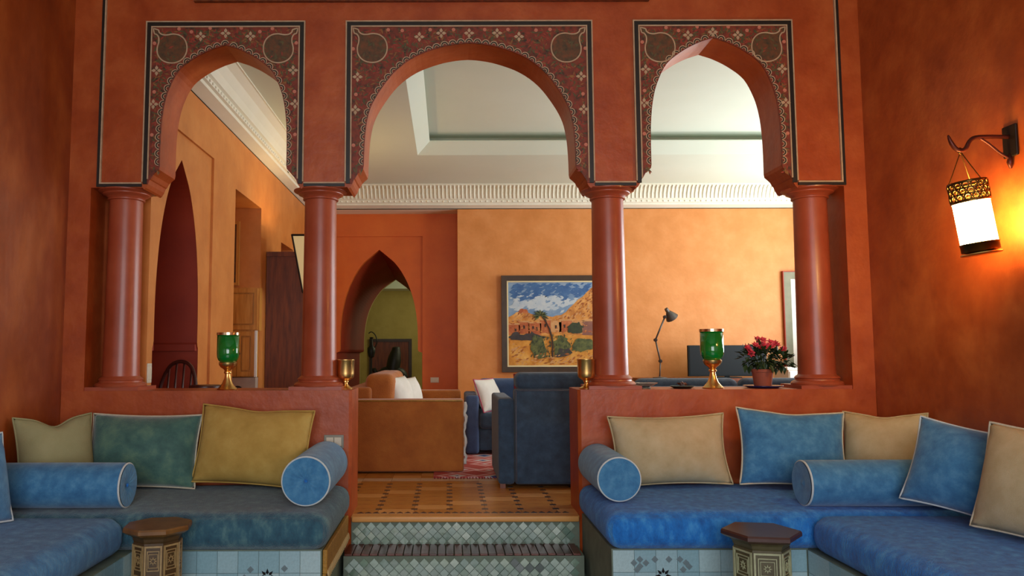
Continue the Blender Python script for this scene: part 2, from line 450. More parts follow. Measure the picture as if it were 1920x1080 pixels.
# dining room beyond the doorway
# deep maroon doorway lining with its impost moulding
n = len(door_l); v = [(XI-.02, p[0], p[1]) for p in door_l] + [(XI-.95, p[0], p[1]) for p in door_l]
f = [(i, i+1, n+i+1, n+i) for i in range(n-1)]
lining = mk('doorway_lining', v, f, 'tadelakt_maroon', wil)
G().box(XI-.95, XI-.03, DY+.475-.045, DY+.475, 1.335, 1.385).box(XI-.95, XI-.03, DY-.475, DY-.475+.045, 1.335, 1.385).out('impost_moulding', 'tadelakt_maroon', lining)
g = G().box(-4.0, -3.9, .3, 4.6, UP, 3.3).box(-3.9, XI-.66, 4.5, 4.6, UP, 3.3).box(-4.0, XL-.3, .28, .3, UP, 3.3)
dn = struct(g.out('wall_dining', 'tadelakt_deep'), 'deep red plaster walls of the room beyond the doorway')
G().box(-3.9, -3.86, .3, 4.5, 1.34, 1.44).out('dado_rail', 'tadelakt_maroon', dn)
G().box(-3.9, XI-.66, 4.46, 4.5, 1.34, 1.44).out('dado_rail', 'tadelakt_maroon', dn)
struct(G().box(-4.0, XI-.25, .3, 4.6, 3.3, 3.36).out('ceiling_dining', 'ceiling_white'))
# back wall with the recessed bay
struct(G().box(.136, XE+.3, YB, YB+.6, UP, CRN+.3).out('wall_back', 'tadelakt_peach'), 'peach plaster back wall with the landscape painting')
AC = -1.0
door_b = pointed(AC, .563, 1.36, 2.78, .625)
g = G().plate([(XI, UP)] + door_b + [(.136, UP), (.136, CRN+.3), (XI, CRN+.3)], [], YR, YR+.1)
wbb = struct(g.out('wall_bay', 'tadelakt_deep'), 'deep orange recessed bay with a pointed passage')
g = G().plate([(XI, 3.0), (-.37, 3.0), (-.37, UP), (.136, UP), (.136, CRN+.3), (XI, CRN+.3)], [], YR-.025, YR)
g.out('raised_field', 'tadelakt_deep', wbb)
# vaulted passage: lofted between the front and the far pointed opening
A1 = door_b; A2 = pointed(-.893, .527, 1.36, 2.53, .60)
n = len(A1); y1, y2 = YR+.1, YR+1.9
v = [(p[0], y1, p[1]) for p in A1] + [(p[0], y2, p[1]) for p in A2]
f = [(i, i+1, n+i+1, n+i) for i in range(n-1)]
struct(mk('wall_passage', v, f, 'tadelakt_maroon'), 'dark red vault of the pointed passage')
g = G().plate([(-3.2, UP)] + A2 + [(1.4, UP), (1.4, 3.4), (-3.2, 3.4)], [], y2, y2+.12)
struct(g.out('wall_far_front', 'olive_wall'))
g = G().box(-3.2, 1.4, 11.6, 11.7, UP, 3.4).box(-3.3, -3.2, y2, 11.7, UP, 3.4).box(1.4, 1.5, y2, 11.7, UP, 3.4)
struct(g.out('wall_far_room', 'olive_wall'), 'olive walls of the room behind the passage')
struct(G().box(-3.3, 1.5, y2, 11.7, 3.4, 3.45).box(-3.2, 1.4, 11.0, 11.6, 2.62, 3.4).out('ceiling_far', 'ceiling_white'))
# right wall with two windows
wa, wb = (1.25, 2.95), (3.55, 5.25)
g = G().plate([(.28, UP), (YB, UP), (YB, CRN+.3), (.28, CRN+.3)],
              [[(wa[0], 1.0), (wa[1], 1.0), (wa[1], 3.2), (wa[0], 3.2)], [(wb[0], 1.0), (wb[1], 1.0), (wb[1], 3.2), (wb[0], 3.2)]], XE, XE+.3, axis='x')
struct(g.out('wall_inner_right', 'tadelakt_peach'))
struct(G().box(XR, XE+.3, 0, .28, 0, CRN+.3).out('wall_inner_front', 'tadelakt_red'))
struct(G().box(XL-.3, XI-.25, .28, .30, 0, 4.5).box(XL-.3, XR, .285, .30, CEIL+.35, 4.5).out('wall_return', 'tadelakt_orange'))

# ceiling with a raised, bevelled coffer
cx0, cx1, cy0, cy1 = -.354, 4.3, .9, 4.115
bw, bz, vz = .145, .125, .10
g = G()
O = [(XI, .28), (XE, .28), (XE, YR), (XI, YR)]
I1 = [(cx0, cy0), (cx1, cy0), (cx1, cy1), (cx0, cy1)]
I2 = [(cx0+bw, cy0+bw), (cx1-bw, cy0+bw), (cx1-bw, cy1-bw), (cx0+bw, cy1-bw)]
cg = .22                                      # depth of a cavity added behind the bevel to darken the reveal
I3 = [(cx0+bw-cg, cy0+bw-cg), (cx1-bw+cg, cy0+bw-cg), (cx1-bw+cg, cy1-bw+cg), (cx0+bw-cg, cy1-bw+cg)]
rings = [(O, CEIL), (I1, CEIL), (I2, CEIL+bz), (I2, CEIL+bz+.012), (I3, CEIL+bz+.012), (I3, CEIL+bz+vz)]
v = [(x, y, z) for rg, z in rings for x, y in rg]
f = []
for k in range(0, 20, 4):
    for i in range(4): f.append((k+i, k+(i+1) % 4, k+4+(i+1) % 4, k+4+i))
f.append((20, 21, 22, 23))
v += [(x, y, CEIL+.4) for x, y in O]; f.append((24, 25, 26, 27))
for i in range(4): f.append((i, (i+1) % 4, 24+(i+1) % 4, 24+i))
struct(mk('ceiling_inner', v, f, 'ceiling_white'), 'white ceiling with a raised rectangular coffer')
# crown moulding: plain fillet, beads, reeded cove
PROF = [(0, CRN-.01), (.0, CRN), (.105, CRN+.03), (.110, CRN+.055), (.135, CRN+.060), (.140, CRN+.095), (.165, CRN+.105), (.185, CRN+.17), (.225, CRN+.24), (.285, CEIL-.012), (.30, CEIL-.012), (.30, CEIL+.01), (0, CEIL+.01)]
def crown(name, p0, p1, nrm, label, reed):
    g = G(); k = len(PROF)
    v = []
    for p in (p0, p1):
        for o, z in PROF: v.append((p[0]+nrm[0]*o, p[1]+nrm[1]*o, z))
    f = [(i, i+1, k+i+1, k+i) for i in range(k-1)] + [tuple(range(k)), tuple(range(k, 2*k))]
    g.add(v, f); c = struct(g.out(name, 'plaster_white'), label)
    d = Vector((p1[0]-p0[0], p1[1]-p0[1])); Ln = d.length; d.normalize()
    g = G(); pitch = .055; m = int(Ln/pitch)
    for i in range(m if reed else 0):
        s = (i+.5)*pitch
        bx, by = p0[0]+d.x*s, p0[1]+d.y*s
        path = [(bx+nrm[0]*o, by+nrm[1]*o, z) for o, z in ((.163, CRN+.112), (.186, CRN+.165), (.226, CRN+.235), (.278, CEIL-.02))]
        g.tube(path, .013, 5)
    if reed:
        q = g.out('reeding', 'plaster_white', c, smooth=True); q['kind'] = 'stuff'
    g = G(); m = int(Ln/.075)
    for i in range(m):
        s = (i+.5)*.075
        bx, by = p0[0]+d.x*s + nrm[0]*.138, p0[1]+d.y*s + nrm[1]*.138
        g.lathe([(.001, -.012), (.011, -.006), (.011, .006), (.001, .012)], 6, (bx, by, CRN+.076))
    q = g.out('bead_row', 'plaster_white', c, smooth=True); q['kind'] = 'stuff'
crown('trim_2', (XI, YB), (XE, YB), (0, -1), 'white reeded crown moulding over the back wall', True)
crown('trim_3', (XI, .28), (XI, YR), (1, 0), 'white crown moulding along the left inner wall', False)
struct(G().box(XI, .136, YB, YR, CRN-.01, CRN+.02).out('trim_4', 'plaster_white'))

# ---------------------------------------------------------------- floor tiles of the inner room
tw, td = .226, .135
t0 = G().box(-tw/2+.0012, tw/2-.0012, -td/2+.0012, td/2-.0012, -.012, .0).out('floor_tile', 'ochre_tile', UPF, loc=(0, 0, -5))
c0 = G().plate([(-.02, -.02), (.02, -.02), (.02, .02), (-.02, .02)], [], -.012, .0012, axis='z').out('cabochon_tile', 'dark_tile', UPF, loc=(0, 0, -5))
first = True; firstc = True
for i in range(-4, 8):
    for j in range(0, 19):
        x = -.445 + tw*(i+.5) + .0; y = .346 + td*(j-1.5)
        if y > 2.75: continue
        if x < -.74 and y < .42 or x > .94 and y < .42: continue
        m = 'pale_tile' if 1.24 < y < 1.42 else ('ochre_tile_light' if (i*7+j*3) % 5 == 0 else 'ochre_tile')
        if first:
            t0.location = (x, y, UP); t0.data.materials[0] = MATS['ochre_tile']; first = False
        else: share(t0, (x, y, UP), m=m)
for i in range(-4, 8):
    for j in range(0, 14):
        x = -.445 + tw*i; y = .346 + td*(j-1)
        if y < .2 or y > 1.22: continue
        if (x < -.57 or x > .77) and y < .4: continue
        if firstc: c0.location = (x, y, UP); firstc = False
        else: share(c0, (x, y, UP))
# border of small dark triangles along the nosing, and the nosing itself
tri = G().plate([(-.021, -.02), (.021, -.02), (0, .022)], [], -.012, .002, axis='z').out('border_tile', 'dark_tile', UPF, loc=(-.55, .105, UP))
for k in range(1, 27): share(tri, (-.55+.0492*k, .105, UP))
G().box(-.595, .80, .0, .075, UP-.012, UP).out('border_strip', 'ochre_tile_light', UPF)
G().rbox(-.592, .797, -.022, .006, UP-.034, UP+.002, .010, nx=2).out('nosing', 'ochre_tile_light', UPF, smooth=True)

# ---------------------------------------------------------------- tiled steps
stp = struct(G().box(-.595, .80, .004, .1, 0, UP-.013).out('step_upper', 'grout_grey'), 'upper step faced in green tiles')
st2 = struct(G().box(-.61, .785, -.236, .004, 0, STEP-.012).out('step_lower', 'grout_grey'), 'lower step with dark red brick tread and green tiled riser')
def riser(parent, x0, x1, z0, z1, yf, dark):
    s = .029
    base = G().plate([(-s+.002, 0), (0, -s+.002), (s-.002, 0), (0, s-.002)], [], 0, .012).out('riser_tile', 'zellige_0', parent, loc=(0, 0, -5))
    used = False; row = 0; z = z0+s*.6
    while z < z1-s*.5:
        x = x0+s*1.1 + (s if row % 2 else 0); c = 0
        while x < x1-s:
            dk = (row, c) in dark
            m = 'zellige_dark' if dk else 'zellige_%d' % random.choice([0, 0, 1, 1, 2, 3, 4])
            ry, rx = random.uniform(-.05, .05), random.uniform(-.05, .05)
            if not used: base.location = (x, yf-.010, z); base.rotation_euler = (rx, 0, ry); used = True
            else: share(base, (x, yf-.010, z), (rx, 0, ry), m=m)
            x += 2*s; c += 1
        z += s; row += 1
riser(stp, -.592, .797, STEP, UP-.034, .004, set())
riser(st2, -.608, .783, .0, STEP-.012, -.236, {(2, 17), (2, 18), (2, 19), (3, 16)})
b0 = G().rbox(-.0225, .0225, -.118, .118, -.012, 0, .003, nx=1).out('tread_brick', 'brick_red', st2, loc=(-.583, -.118, STEP))
k = 1
while -.583+.0492*k < .77:
    share(b0, (-.583+.0492*k, -.118, STEP+random.uniform(-.001, .001)), (0, 0, random.uniform(-.01, .01)), m=random.choice(['brick_red', 'brick_red_dark', 'brick_red'])); k += 1

# ---------------------------------------------------------------- columns
def column(x, label):
    t = thing('column', label, 'column', (x, .15, LEDGE), group='columns of the arcade')
    H = PB-.022-LEDGE
    autosmooth(G().box(-.165, .165, -.14, .165, 0, .022).lathe([(.155, .02), (.158, .03), (.150, .042), (.132, .050), (.130, .058), (.136, .066), (.128, .076), (.118, .082), (.112, .09)], 40).out('base', 'tadelakt_column', t))
    autosmooth(G().lathe([(.113, .085), (.110, .25), (.107, .6), (.104, .95), (.102, H-.055)], 48).out('shaft', 'tadelakt_column', t))
    autosmooth(G().lathe([(.108, H-.062), (.114, H-.058), (.114, H-.05), (.110, H-.047), (.115, H-.040), (.126, H-.030), (.142, H-.024), (.145, H-.020), (.145, H-.016), (.158, H-.010), (.172, H-.004), (.174, H+.003)], 48).out('capital', 'tadelakt_column', t))
    return t
column(-2.095, 'glossy red plaster column nearest the glossy brown wall on the left')
column(-.828, 'red plaster column between the green goblet and the orange sofa')
column(1.04, 'red plaster column partly hiding the landscape painting')
column(2.36, 'red plaster column nearest the wall lantern, right of the potted flowers')

# ---------------------------------------------------------------- painted arch panels
def strip(pts, wdt, y0, y1, g, cyclic=False):
    """flat ribbon following pts in x,z"""
    k = len(pts); vs = []
    for i, p in enumerate(pts):
        a = pts[(i-1) % k] if (cyclic or i) else p
        b = pts[(i+1) % k] if (cyclic or i < k-1) else p
        d = Vector((b[0]-a[0], b[1]-a[1]))
        if d.length < 1e-9: d = Vector((1, 0))
        d.normalize(); n_ = Vector((-d.y, d.x))*wdt/2
        vs += [(p[0]+n_.x, y0, p[1]+n_.y), (p[0]-n_.x, y0, p[1]-n_.y), (p[0]-n_.x, y1, p[1]-n_.y), (p[0]+n_.x, y1, p[1]+n_.y)]
    f = []
    for i in range(k if cyclic else k-1):
        j = (i+1) % k
        for q in range(4): f.append((4*i+q, 4*i+(q+1) % 4, 4*j+(q+1) % 4, 4*j+q))
    if not cyclic: f += [(0, 1, 2, 3), tuple(4*(k-1)+q for q in (3, 2, 1, 0))]
    return g.add(vs, f)
def band(x0, x1, z0, z1, w_, y0, y1, g):
    """three sided frame open at the foot"""
    return g.box(x0, x0+w_, y0, y1, z0, z1).box(x1-w_, x1, y0, y1, z0, z1).box(x0+w_, x1-w_, y0, y1, z1-w_, z1)
petal = [(0, .004), (.009, .012), (.010, .02), (0, .034), (-.010, .02), (-.009, .012)]
def flower_geo(s=1.0):
    g = G()
    for q in range(4):
        a = q*PI/2
        g.plate([((px*math.cos(a)-pz*math.sin(a))*s, (px*math.sin(a)+pz*math.cos(a))*s) for px, pz in petal], [], -.003, 0)
    return g
medal = [(0, -.115), (.022, -.112), (.052, -.098), (.080, -.068), (.094, -.030), (.088, .010), (.064, .042), (.034, .062), (.014, .085), (.010, .108), (.016, .122), (.0, .15)]
def arch_panel(a, label, nfl):
    cx, hw, z0, z1, sh, ph = a
    t = thing('arch_panel', label, 'arch panel', (cx, 0, z0), group='painted panels around the arches')
    def lo(p): return (p[0]-cx, p[1]-z0)
    op = [lo(p) for p in arch_open(a)]
    zb = PB-z0; zt = PT-z0
    cut = [p for p in op if p[1] >= zb-.001]
    cut = [(max(-ph+.03, min(ph-.03, p[0])), p[1]) for p in cut]
    poly = [(-ph+.012, zb), ] + cut + [(ph-.012, zb), (ph-.012, zt-.012), (-ph+.012, zt-.012)]
    pl = G().plate(poly, [], -.010, .0).out('painted_field', 'panel_paint', t)
    g = G(); band(-ph, ph, zb+.012, zt, .008, -.016, 0, g); g.out('cream_line', 'cream_paint', t)
    g = G(); band(-ph+.008, ph-.008, zb, zt-.008, .026, -.013, 0, g); g.out('black_band', 'black_paint', t)
    g = G(); band(-ph+.034, ph-.034, zb+.03, zt-.034, .008, -.016, 0, g); g.out('cream_line', 'cream_paint', t)
    # intrados edge and scalloped border following the arch
    edge = [lo(p) for p in (arch_side(a, -1) + arch_side(a, 1)[::-1][1:])]
    # arc-length samples
    cum = [0]
    for i in range(1, len(edge)): cum.append(cum[-1]+math.dist(edge[i], edge[i-1]))
    def at(s):
        for i in range(1, len(edge)):
            if cum[i] >= s:
                u = (s-cum[i-1])/(cum[i]-cum[i-1]); p = Vector(edge[i-1]).lerp(Vector(edge[i]), u)
                d = (Vector(edge[i])-Vector(edge[i-1])).normalized(); return p, d
        return Vector(edge[-1]), Vector((0, -1))
    nsc = int(cum[-1]/.052); pit = cum[-1]/nsc
    sc0 = None
    for i in range(nsc):
        p, d = at((i+.5)*pit); an = math.atan2(d.y, d.x)
        nrm = Vector((-d.y, d.x))
        if sc0 is None:
            pts = [(.024*math.cos(PI*q/8), .006+.024*math.sin(PI*q/8)) for q in range(9)]
            g = G(); strip(pts, .005, -.014, -.009, g)
            pts = [(.013*math.cos(PI*q/6), .004+.013*math.sin(PI*q/6)) for q in range(7)]
            strip(pts, .004, -.0135, -.009, g)
            sc0 = g.out('scallop', 'cream_paint', t); sc0.location = (p.x, 0, p.y); sc0.rotation_euler = (0, -an, 0)
            pts = [(.0185*math.cos(PI*q/6), .005+.0185*math.sin(PI*q/6)) for q in range(7)]  # dark painted ring between the two cream scallop lines
            g = G(); strip(pts, .006, -.0125, -.009, g)
            sh0 = g.out('scallop_dark_ring', 'black_paint', t); sh0.location = (p.x, 0, p.y); sh0.rotation_euler = (0, -an, 0)
        else:
            share(sc0, (p.x, 0, p.y), (0, -an, 0), parent=t); share(sh0, (p.x, 0, p.y), (0, -an, 0), parent=t)
    # corner medallions pointing into the corners
    for sg in (-1, 1):
        k = 1.05
        c = (sg*(ph-.155), zt-.165); an = R(43)*sg
        half = catmull(medal, 3)
        out = half + [(-x, z) for x, z in half[::-1][1:-1]]
        out = [(k*(x*math.cos(an)+z*math.sin(an)*1) + c[0], k*(-x*math.sin(an)+z*math.cos(an)) + c[1]) for x, z in [(q[0], q[1]) for q in out]]
        if sg > 0:
            pass
        md = G().plate(out, [], -.0115, -.009).out('medallion', 'medallion_paint', t)
        g = G(); strip(out, .008, -.015, -.009, g, cyclic=True); g.out('medallion_outline', 'cream_paint', md)
    # flowers and buds
    def inside(x, z, m_=.04):
        if abs(x) > ph-.06 or z > zt-.06: return False
        return min(math.dist((x, z), e) for e in edge) > m_+.03 and not (abs(x) < hw and z < at_h(abs(x)))
    def at_h(x):
        best = 0
        for e in edge:
            if abs(abs(e[0])-x) < .05: best = max(best, e[1])
        return best
    f0 = None; b0 = None
    spots = nfl
    for (x, z, kind) in spots:
        for sg in ((-1, 1) if abs(x) > .001 else (1,)):
            if kind == 'f':
                if f0 is None: f0 = flower_geo().out('flower', 'cream_paint', t); f0.location = (sg*x, -.010, z)
                else: share(f0, (sg*x, -.010, z), parent=t)
            else:
                if b0 is None: b0 = G().plate([(.012*math.cos(2*PI*q/8), .012*math.sin(2*PI*q/8)) for q in range(8)], [], -.003, 0).out('bud', 'rose_paint', t); b0.location = (sg*x, -.010, z)
                else: share(b0, (sg*x, -.010, z), parent=t)
    # fine painted foliage
    for m, cnt in (('leaf_paint', 420), ('leaf_paint_red', 320), ('leaf_paint_ochre', 200)):
        g = G(); tries = 0; made = 0
        while made < cnt and tries < 9000:
            tries += 1
            x = random.uniform(-ph+.05, ph-.05); z = random.uniform(zb+.06, zt-.05)
            if not inside(x, z, .0): continue
            an = random.uniform(0, 2*PI); l_ = random.uniform(.010, .022); w_ = l_*.28
            q = [(x+l_*math.cos(an), z+l_*math.sin(an)), (x-w_*math.sin(an), z+w_*math.cos(an)), (x-l_*math.cos(an), z-l_*math.sin(an)), (x+w_*math.sin(an), z-w_*math.cos(an))]
            g.add([(a_, -.0112-made*1e-6, b_) for a_, b_ in q], [(0, 1, 2, 3)]); made += 1
        o = g.out('painted_foliage', m, t); o['kind'] = 'stuff'
    return t
SIDE = [(.0, .865, 'f'), (.16, .845, 'f'), (.437, .62, 'f'), (.10, .90, 'b'), (.30, .895, 'b'), (.455, .80, 'b'), (.448, .48, 'b'), (.452, .40, 'f'), (.455, .20, 'b'), (.22, .875, 'b')]
MID = [(.0, .862, 'f'), (.18, .862, 'f'), (.32, .838, 'f'), (.715, .575, 'f'), (.728, .36, 'f'), (.25, .885, 'b'), (.52, .885, 'b'), (.745, .76, 'b'), (.725, .46, 'b'), (.738, .13, 'b'), (.43, .88, 'b'), (.10, .885, 'b')]
arch_panel(ARCH[0], 'painted floral arch panel nearest the glossy brown wall, left of the three', SIDE)
arch_panel(ARCH[1], 'widest painted floral arch panel, over the central opening', MID)
arch_panel(ARCH[2], 'painted floral arch panel nearest the wall lantern, right of the three', SIDE)
# cream and black outlines of the plain piers
TRIM = [5]
def pier_outline(xa, xb, top, lside, rside, nm):
    g = G(); g.box(xa, xb, -.013, 0, PB-.018, PB+.0)
    if lside: g.box(xa, xa+.018, -.013, 0, PB, top)
    if rside: g.box(xb-.018, xb, -.013, 0, PB, top)
    o = struct(g.out('trim_%d' % TRIM[0], 'black_paint'), 'black and cream painted border of a plain pier'); TRIM[0] += 1
    g = G(); a_ = xa+(.018 if lside else .0); b_ = xb-(.018 if rside else .0)
    g.box(a_, b_, -.015, 0, PB, PB+.009)
    if lside: g.box(a_, a_+.009, -.015, 0, PB+.009, top)
    if rside: g.box(b_-.009, b_, -.015, 0, PB+.009, top)
    g.out('cream_line', 'cream_paint', o)
pier_outline(-2.222, ARCH[0][0]-ARCH[0][5], 3.85, True, False, 'a')
pier_outline(ARCH[0][0]+ARCH[0][5], ARCH[1][0]-ARCH[1][5], PT, False, False, 'b')
pier_outline(ARCH[1][0]+ARCH[1][5], ARCH[2][0]-ARCH[2][5], PT, False, False, 'c')
pier_outline(ARCH[2][0]+ARCH[2][5], 2.52, 3.85, False, True, 'd')

# ---------------------------------------------------------------- built-in sofas of the salon
SEAT = .522; BASE = .335; FR = -.86
def tiled_base(name, x0, x1, y0, y1, faces, label, stars=(), greys=()):
    """plastered bench clad in pale tiles on the listed faces"""
    t = struct(G().box(x0, x1, y0, y1, 0, BASE).out(name, 'grout_grey'), label)
    ts = .105; first = None
    for (ax, a0, a1, pos) in faces:
        nn = max(1, round((a1-a0)/ts)); wd = (a1-a0)/nn; hh = (BASE-.01)/3
        for i in range(nn):
            for j in range(3):
                u = a0+wd*(i+.5); z = .005+hh*(j+.5)
                loc = (u, pos, z) if ax == 'y' else (pos, u, z)
                rz = 0 if ax == 'y' else (PI/2)
                m = 'pale_zellige_%d' % random.randrange(3)
                if first is None:
                    first = G().box(-.5, .5, -.006, .006, -.5, .5).out('facing_tile', m, t)
                    o = first; o.location = loc; o.rotation_euler = (0, 0, rz)
                else: o = share(first, loc, (0, 0, rz), m=m)
                o.scale = (wd-.002, 1, hh-.002)
    for (x, z) in stars:
        g = G()
        for q in range(8):
            a = q*PI/4
            g.plate([(x+.012*math.cos(a)-.0*math.sin(a), z+.012*math.sin(a)), (x+.022*math.cos(a+.35), z+.022*math.sin(a+.35)), (x+.040*math.cos(a), z+.040*math.sin(a)), (x+.022*math.cos(a-.35), z+.022*math.sin(a-.35))], [], y0-.010, y0-.003)
        g.out('star_tile', 'black_glaze', t)
    d0 = None
    for (x, z) in greys:
        if d0 is None:
            d0 = G().plate([(-.017, 0), (0, -.017), (.017, 0), (0, .017)], [], -.004, .003).out('diamond_tile', 'zellige_grey', t); d0.location = (x, y0-.006, z)
        else: share(d0, (x, y0-.006, z))
    return t
tiled_base('bench_base', XL+.005, -.635, FR, -.006, [('y', -1.57, -.64, FR)], 'pale tiled bench base under the left arcade sofa', [(-.905, .205)], [(-.99, .24), (-.82, .245), (-1.02, .20)])
tiled_base('bench_base', .815, XR-.005, FR, -.006, [('y', .82, 1.79, FR)], 'pale tiled bench base under the right arcade sofa', [(1.07, .205)],
           [(.955+.0*k, .285-.033*k) for k in range(2)]+[(.925, .268), (.985, .268), (1.155, .285), (1.185, .268), (1.20, .25), (1.17, .235), (.94, .235), (1.03, .285), (1.10, .285)])
tiled_base('bench_base', XL+.005, -1.585, -3.3, FR-.004, [('x', -2.9, FR-.01, -1.585)], 'pale tiled bench base under the sofa along the left wall')
tiled_base('bench_base', 1.80, XR-.005, -3.3, FR-.004, [('x', -2.9, FR-.01, 1.80)], 'pale tiled bench base under the sofa along the right wall')

# braided straw edging on the free end of the left bench
t = thing('braided_edging', 'golden braided edging on the end of the left bench beside the steps', 'edging', (-.632, -.43, 0))
G().rbox(0, .024, -.43, .40, .215, BASE-.002, .006, nx=2).out('braid_band', 'gold_braid', t)
c0 = G().tube([(.012, 0, .02), (.026, -.008, 0), (.034, -.016, -.024)], [.006, .007, .004], 6).out('cord_tassel', 'braid_cream', t, smooth=True, loc=(0, -.41, .222))
for k in range(1, 26): share(c0, (0, -.41+.0318*k, .222), (random.uniform(-.2, .2), 0, 0))
G().rbox(.0, .018, -.43, -.35, 0, .215, .004, nx=1).rbox(0, .018, -.33, -.28, 0, .215, .004, nx=1).out('upright_strip', 'gold_braid', t)

def mattress(x0, x1, y0, y1, label, group=None, m='fabric_blue'):
    cx, cy = (x0+x1)/2, (y0+y1)/2
    def df(p):
        u = (p.x-x0)/(x1-x0); v_ = (p.y-y0)/(y1-y0)
        b = (max(0, 4*u*(1-u))**.5)*(max(0, 4*v_*(1-v_))**.5)
        z = p.z
        k0 = max(0, min(1, (p.z-BASE-.06)/(SEAT-BASE-.06)))
        z += k0*(.012*b - .006 + .004*math.sin(p.x*9+p.y*4)*b)
        k = 0.012*math.sin((p.z-BASE)/(SEAT-BASE)*PI)
        return (p.x+k*(1 if u > .98 else (-1 if u < .02 else 0)), p.y-k*(1 if v_ < .02 else 0), z)
    g = G().rbox(x0, x1, y0, y1, BASE, SEAT, .065, df, nx=16).sub((cx, cy, BASE))
    t = thing('sofa_mattress', label, 'mattress', (cx, cy, BASE), group=group or 'mattresses of the built-in sofas')
    g.out('cover', m, t, smooth=True)
    # corded seam along the lower front
    return t
mattress(XL+.012, -.61, -.915, -.012, 'blue chenille sofa mattress, teal light cast in its colour, under the teal and mustard cushions', m='fabric_blue_teal_cast')
mattress(.80, XR-.012, -.915, -.012, 'blue chenille sofa mattress along the right half wall, under the cream and blue cushions')
mattress(XL+.012, -1.60, -3.25, -.93, 'blue chenille sofa mattress along the glossy brown wall', m='fabric_side')
mattress(1.79, XR-.012, -3.25, -.93, 'blue chenille sofa mattress along the lantern wall')

def bolster(loc, length, r, yaw, label, pleat):
    """cylinder lying along local -y, its decorated end facing -y"""
    t = thing('bolster', label, 'bolster', loc, yaw, group='round bolsters on the built-in sofas')
    prof = []
    n = 40; g = G(); ks = [0, .01, .03, .08, .2, .4, .6, .8, .92, .97, .99, 1]
    v = []; f = []
    for k in ks:
        rr = r*(1-.10*max(0, 1-min(k, 1-k)/.02)**2)*(1+.012*math.sin(k*PI))
        for q in range(n):
            a = 2*PI*q/n; v.append((rr*math.cos(a), k*length, r+rr*math.sin(a)))
    for i in range(len(ks)-1):
        for q in range(n): f.append((i*n+q, i*n+(q+1) % n, (i+1)*n+(q+1) % n, (i+1)*n+q))
    f.append(tuple((len(ks)-1)*n+q for q in range(n)))
    mk('cover', v, f, 'fabric_blue_soft', t, smooth=True)
    # end disc, gathered towards a button
    v = [(0, .006 if pleat else -.008, r)]; f = []; rings = [.12, .3, .6, .85, .97]
    m = 48
    for i, k in enumerate(rings):
        for q in range(m):
            a = 2*PI*q/m
            dy = -.012*math.sin(k*PI/2*.9)+.002
            if pleat: dy += .0045*math.cos(q*PI/1.5)*(1-k)*k*3 - (.0 if k > .2 else -.006)
            v.append((k*r*.97*math.cos(a), dy+.002, r+k*r*.97*math.sin(a)))
    for q in range(m): f.append((0, 1+q, 1+(q+1) % m))
    for i in range(len(rings)-1):
        for q in range(m): f.append((1+i*m+q, 1+i*m+(q+1) % m, 1+(i+1)*m+(q+1) % m, 1+(i+1)*m+q))
    e = mk('end_disc', v, f, 'fabric_blue_soft', t, smooth=True)
    if pleat: G().lathe([(.001, -.004), (.010, -.003), (.010, .003), (.001, .006)], 12).out('button', 'fabric_blue', e, smooth=True, loc=(0, -.002, r), rot=(PI/2, 0, 0))
    G().tube([(r*.965*math.cos(2*PI*q/40), 0, r+r*.965*math.sin(2*PI*q/40)) for q in range(40)], .0055, 6, True).out('piping', 'piping_white', t, smooth=True)
    return t
bolster((-.738, -.76, SEAT+.006), .69, .128, 0, 'blue bolster with pleated end beside the mustard cushion and light switch', True)
bolster((.905, -.66, SEAT+.006), .62, .117, 0, 'blue bolster with flat end beside the cream cushion, at the steps', False)
bolster((-1.66, -.765, SEAT+.003), .70, .114, PI/2, 'blue bolster with pleated end lying in front of the sage and teal cushions', True)
bolster((1.83, -.765, SEAT+.003), .78, .116, -PI/2, 'blue bolster with flat end lying in the corner under the lantern', False)

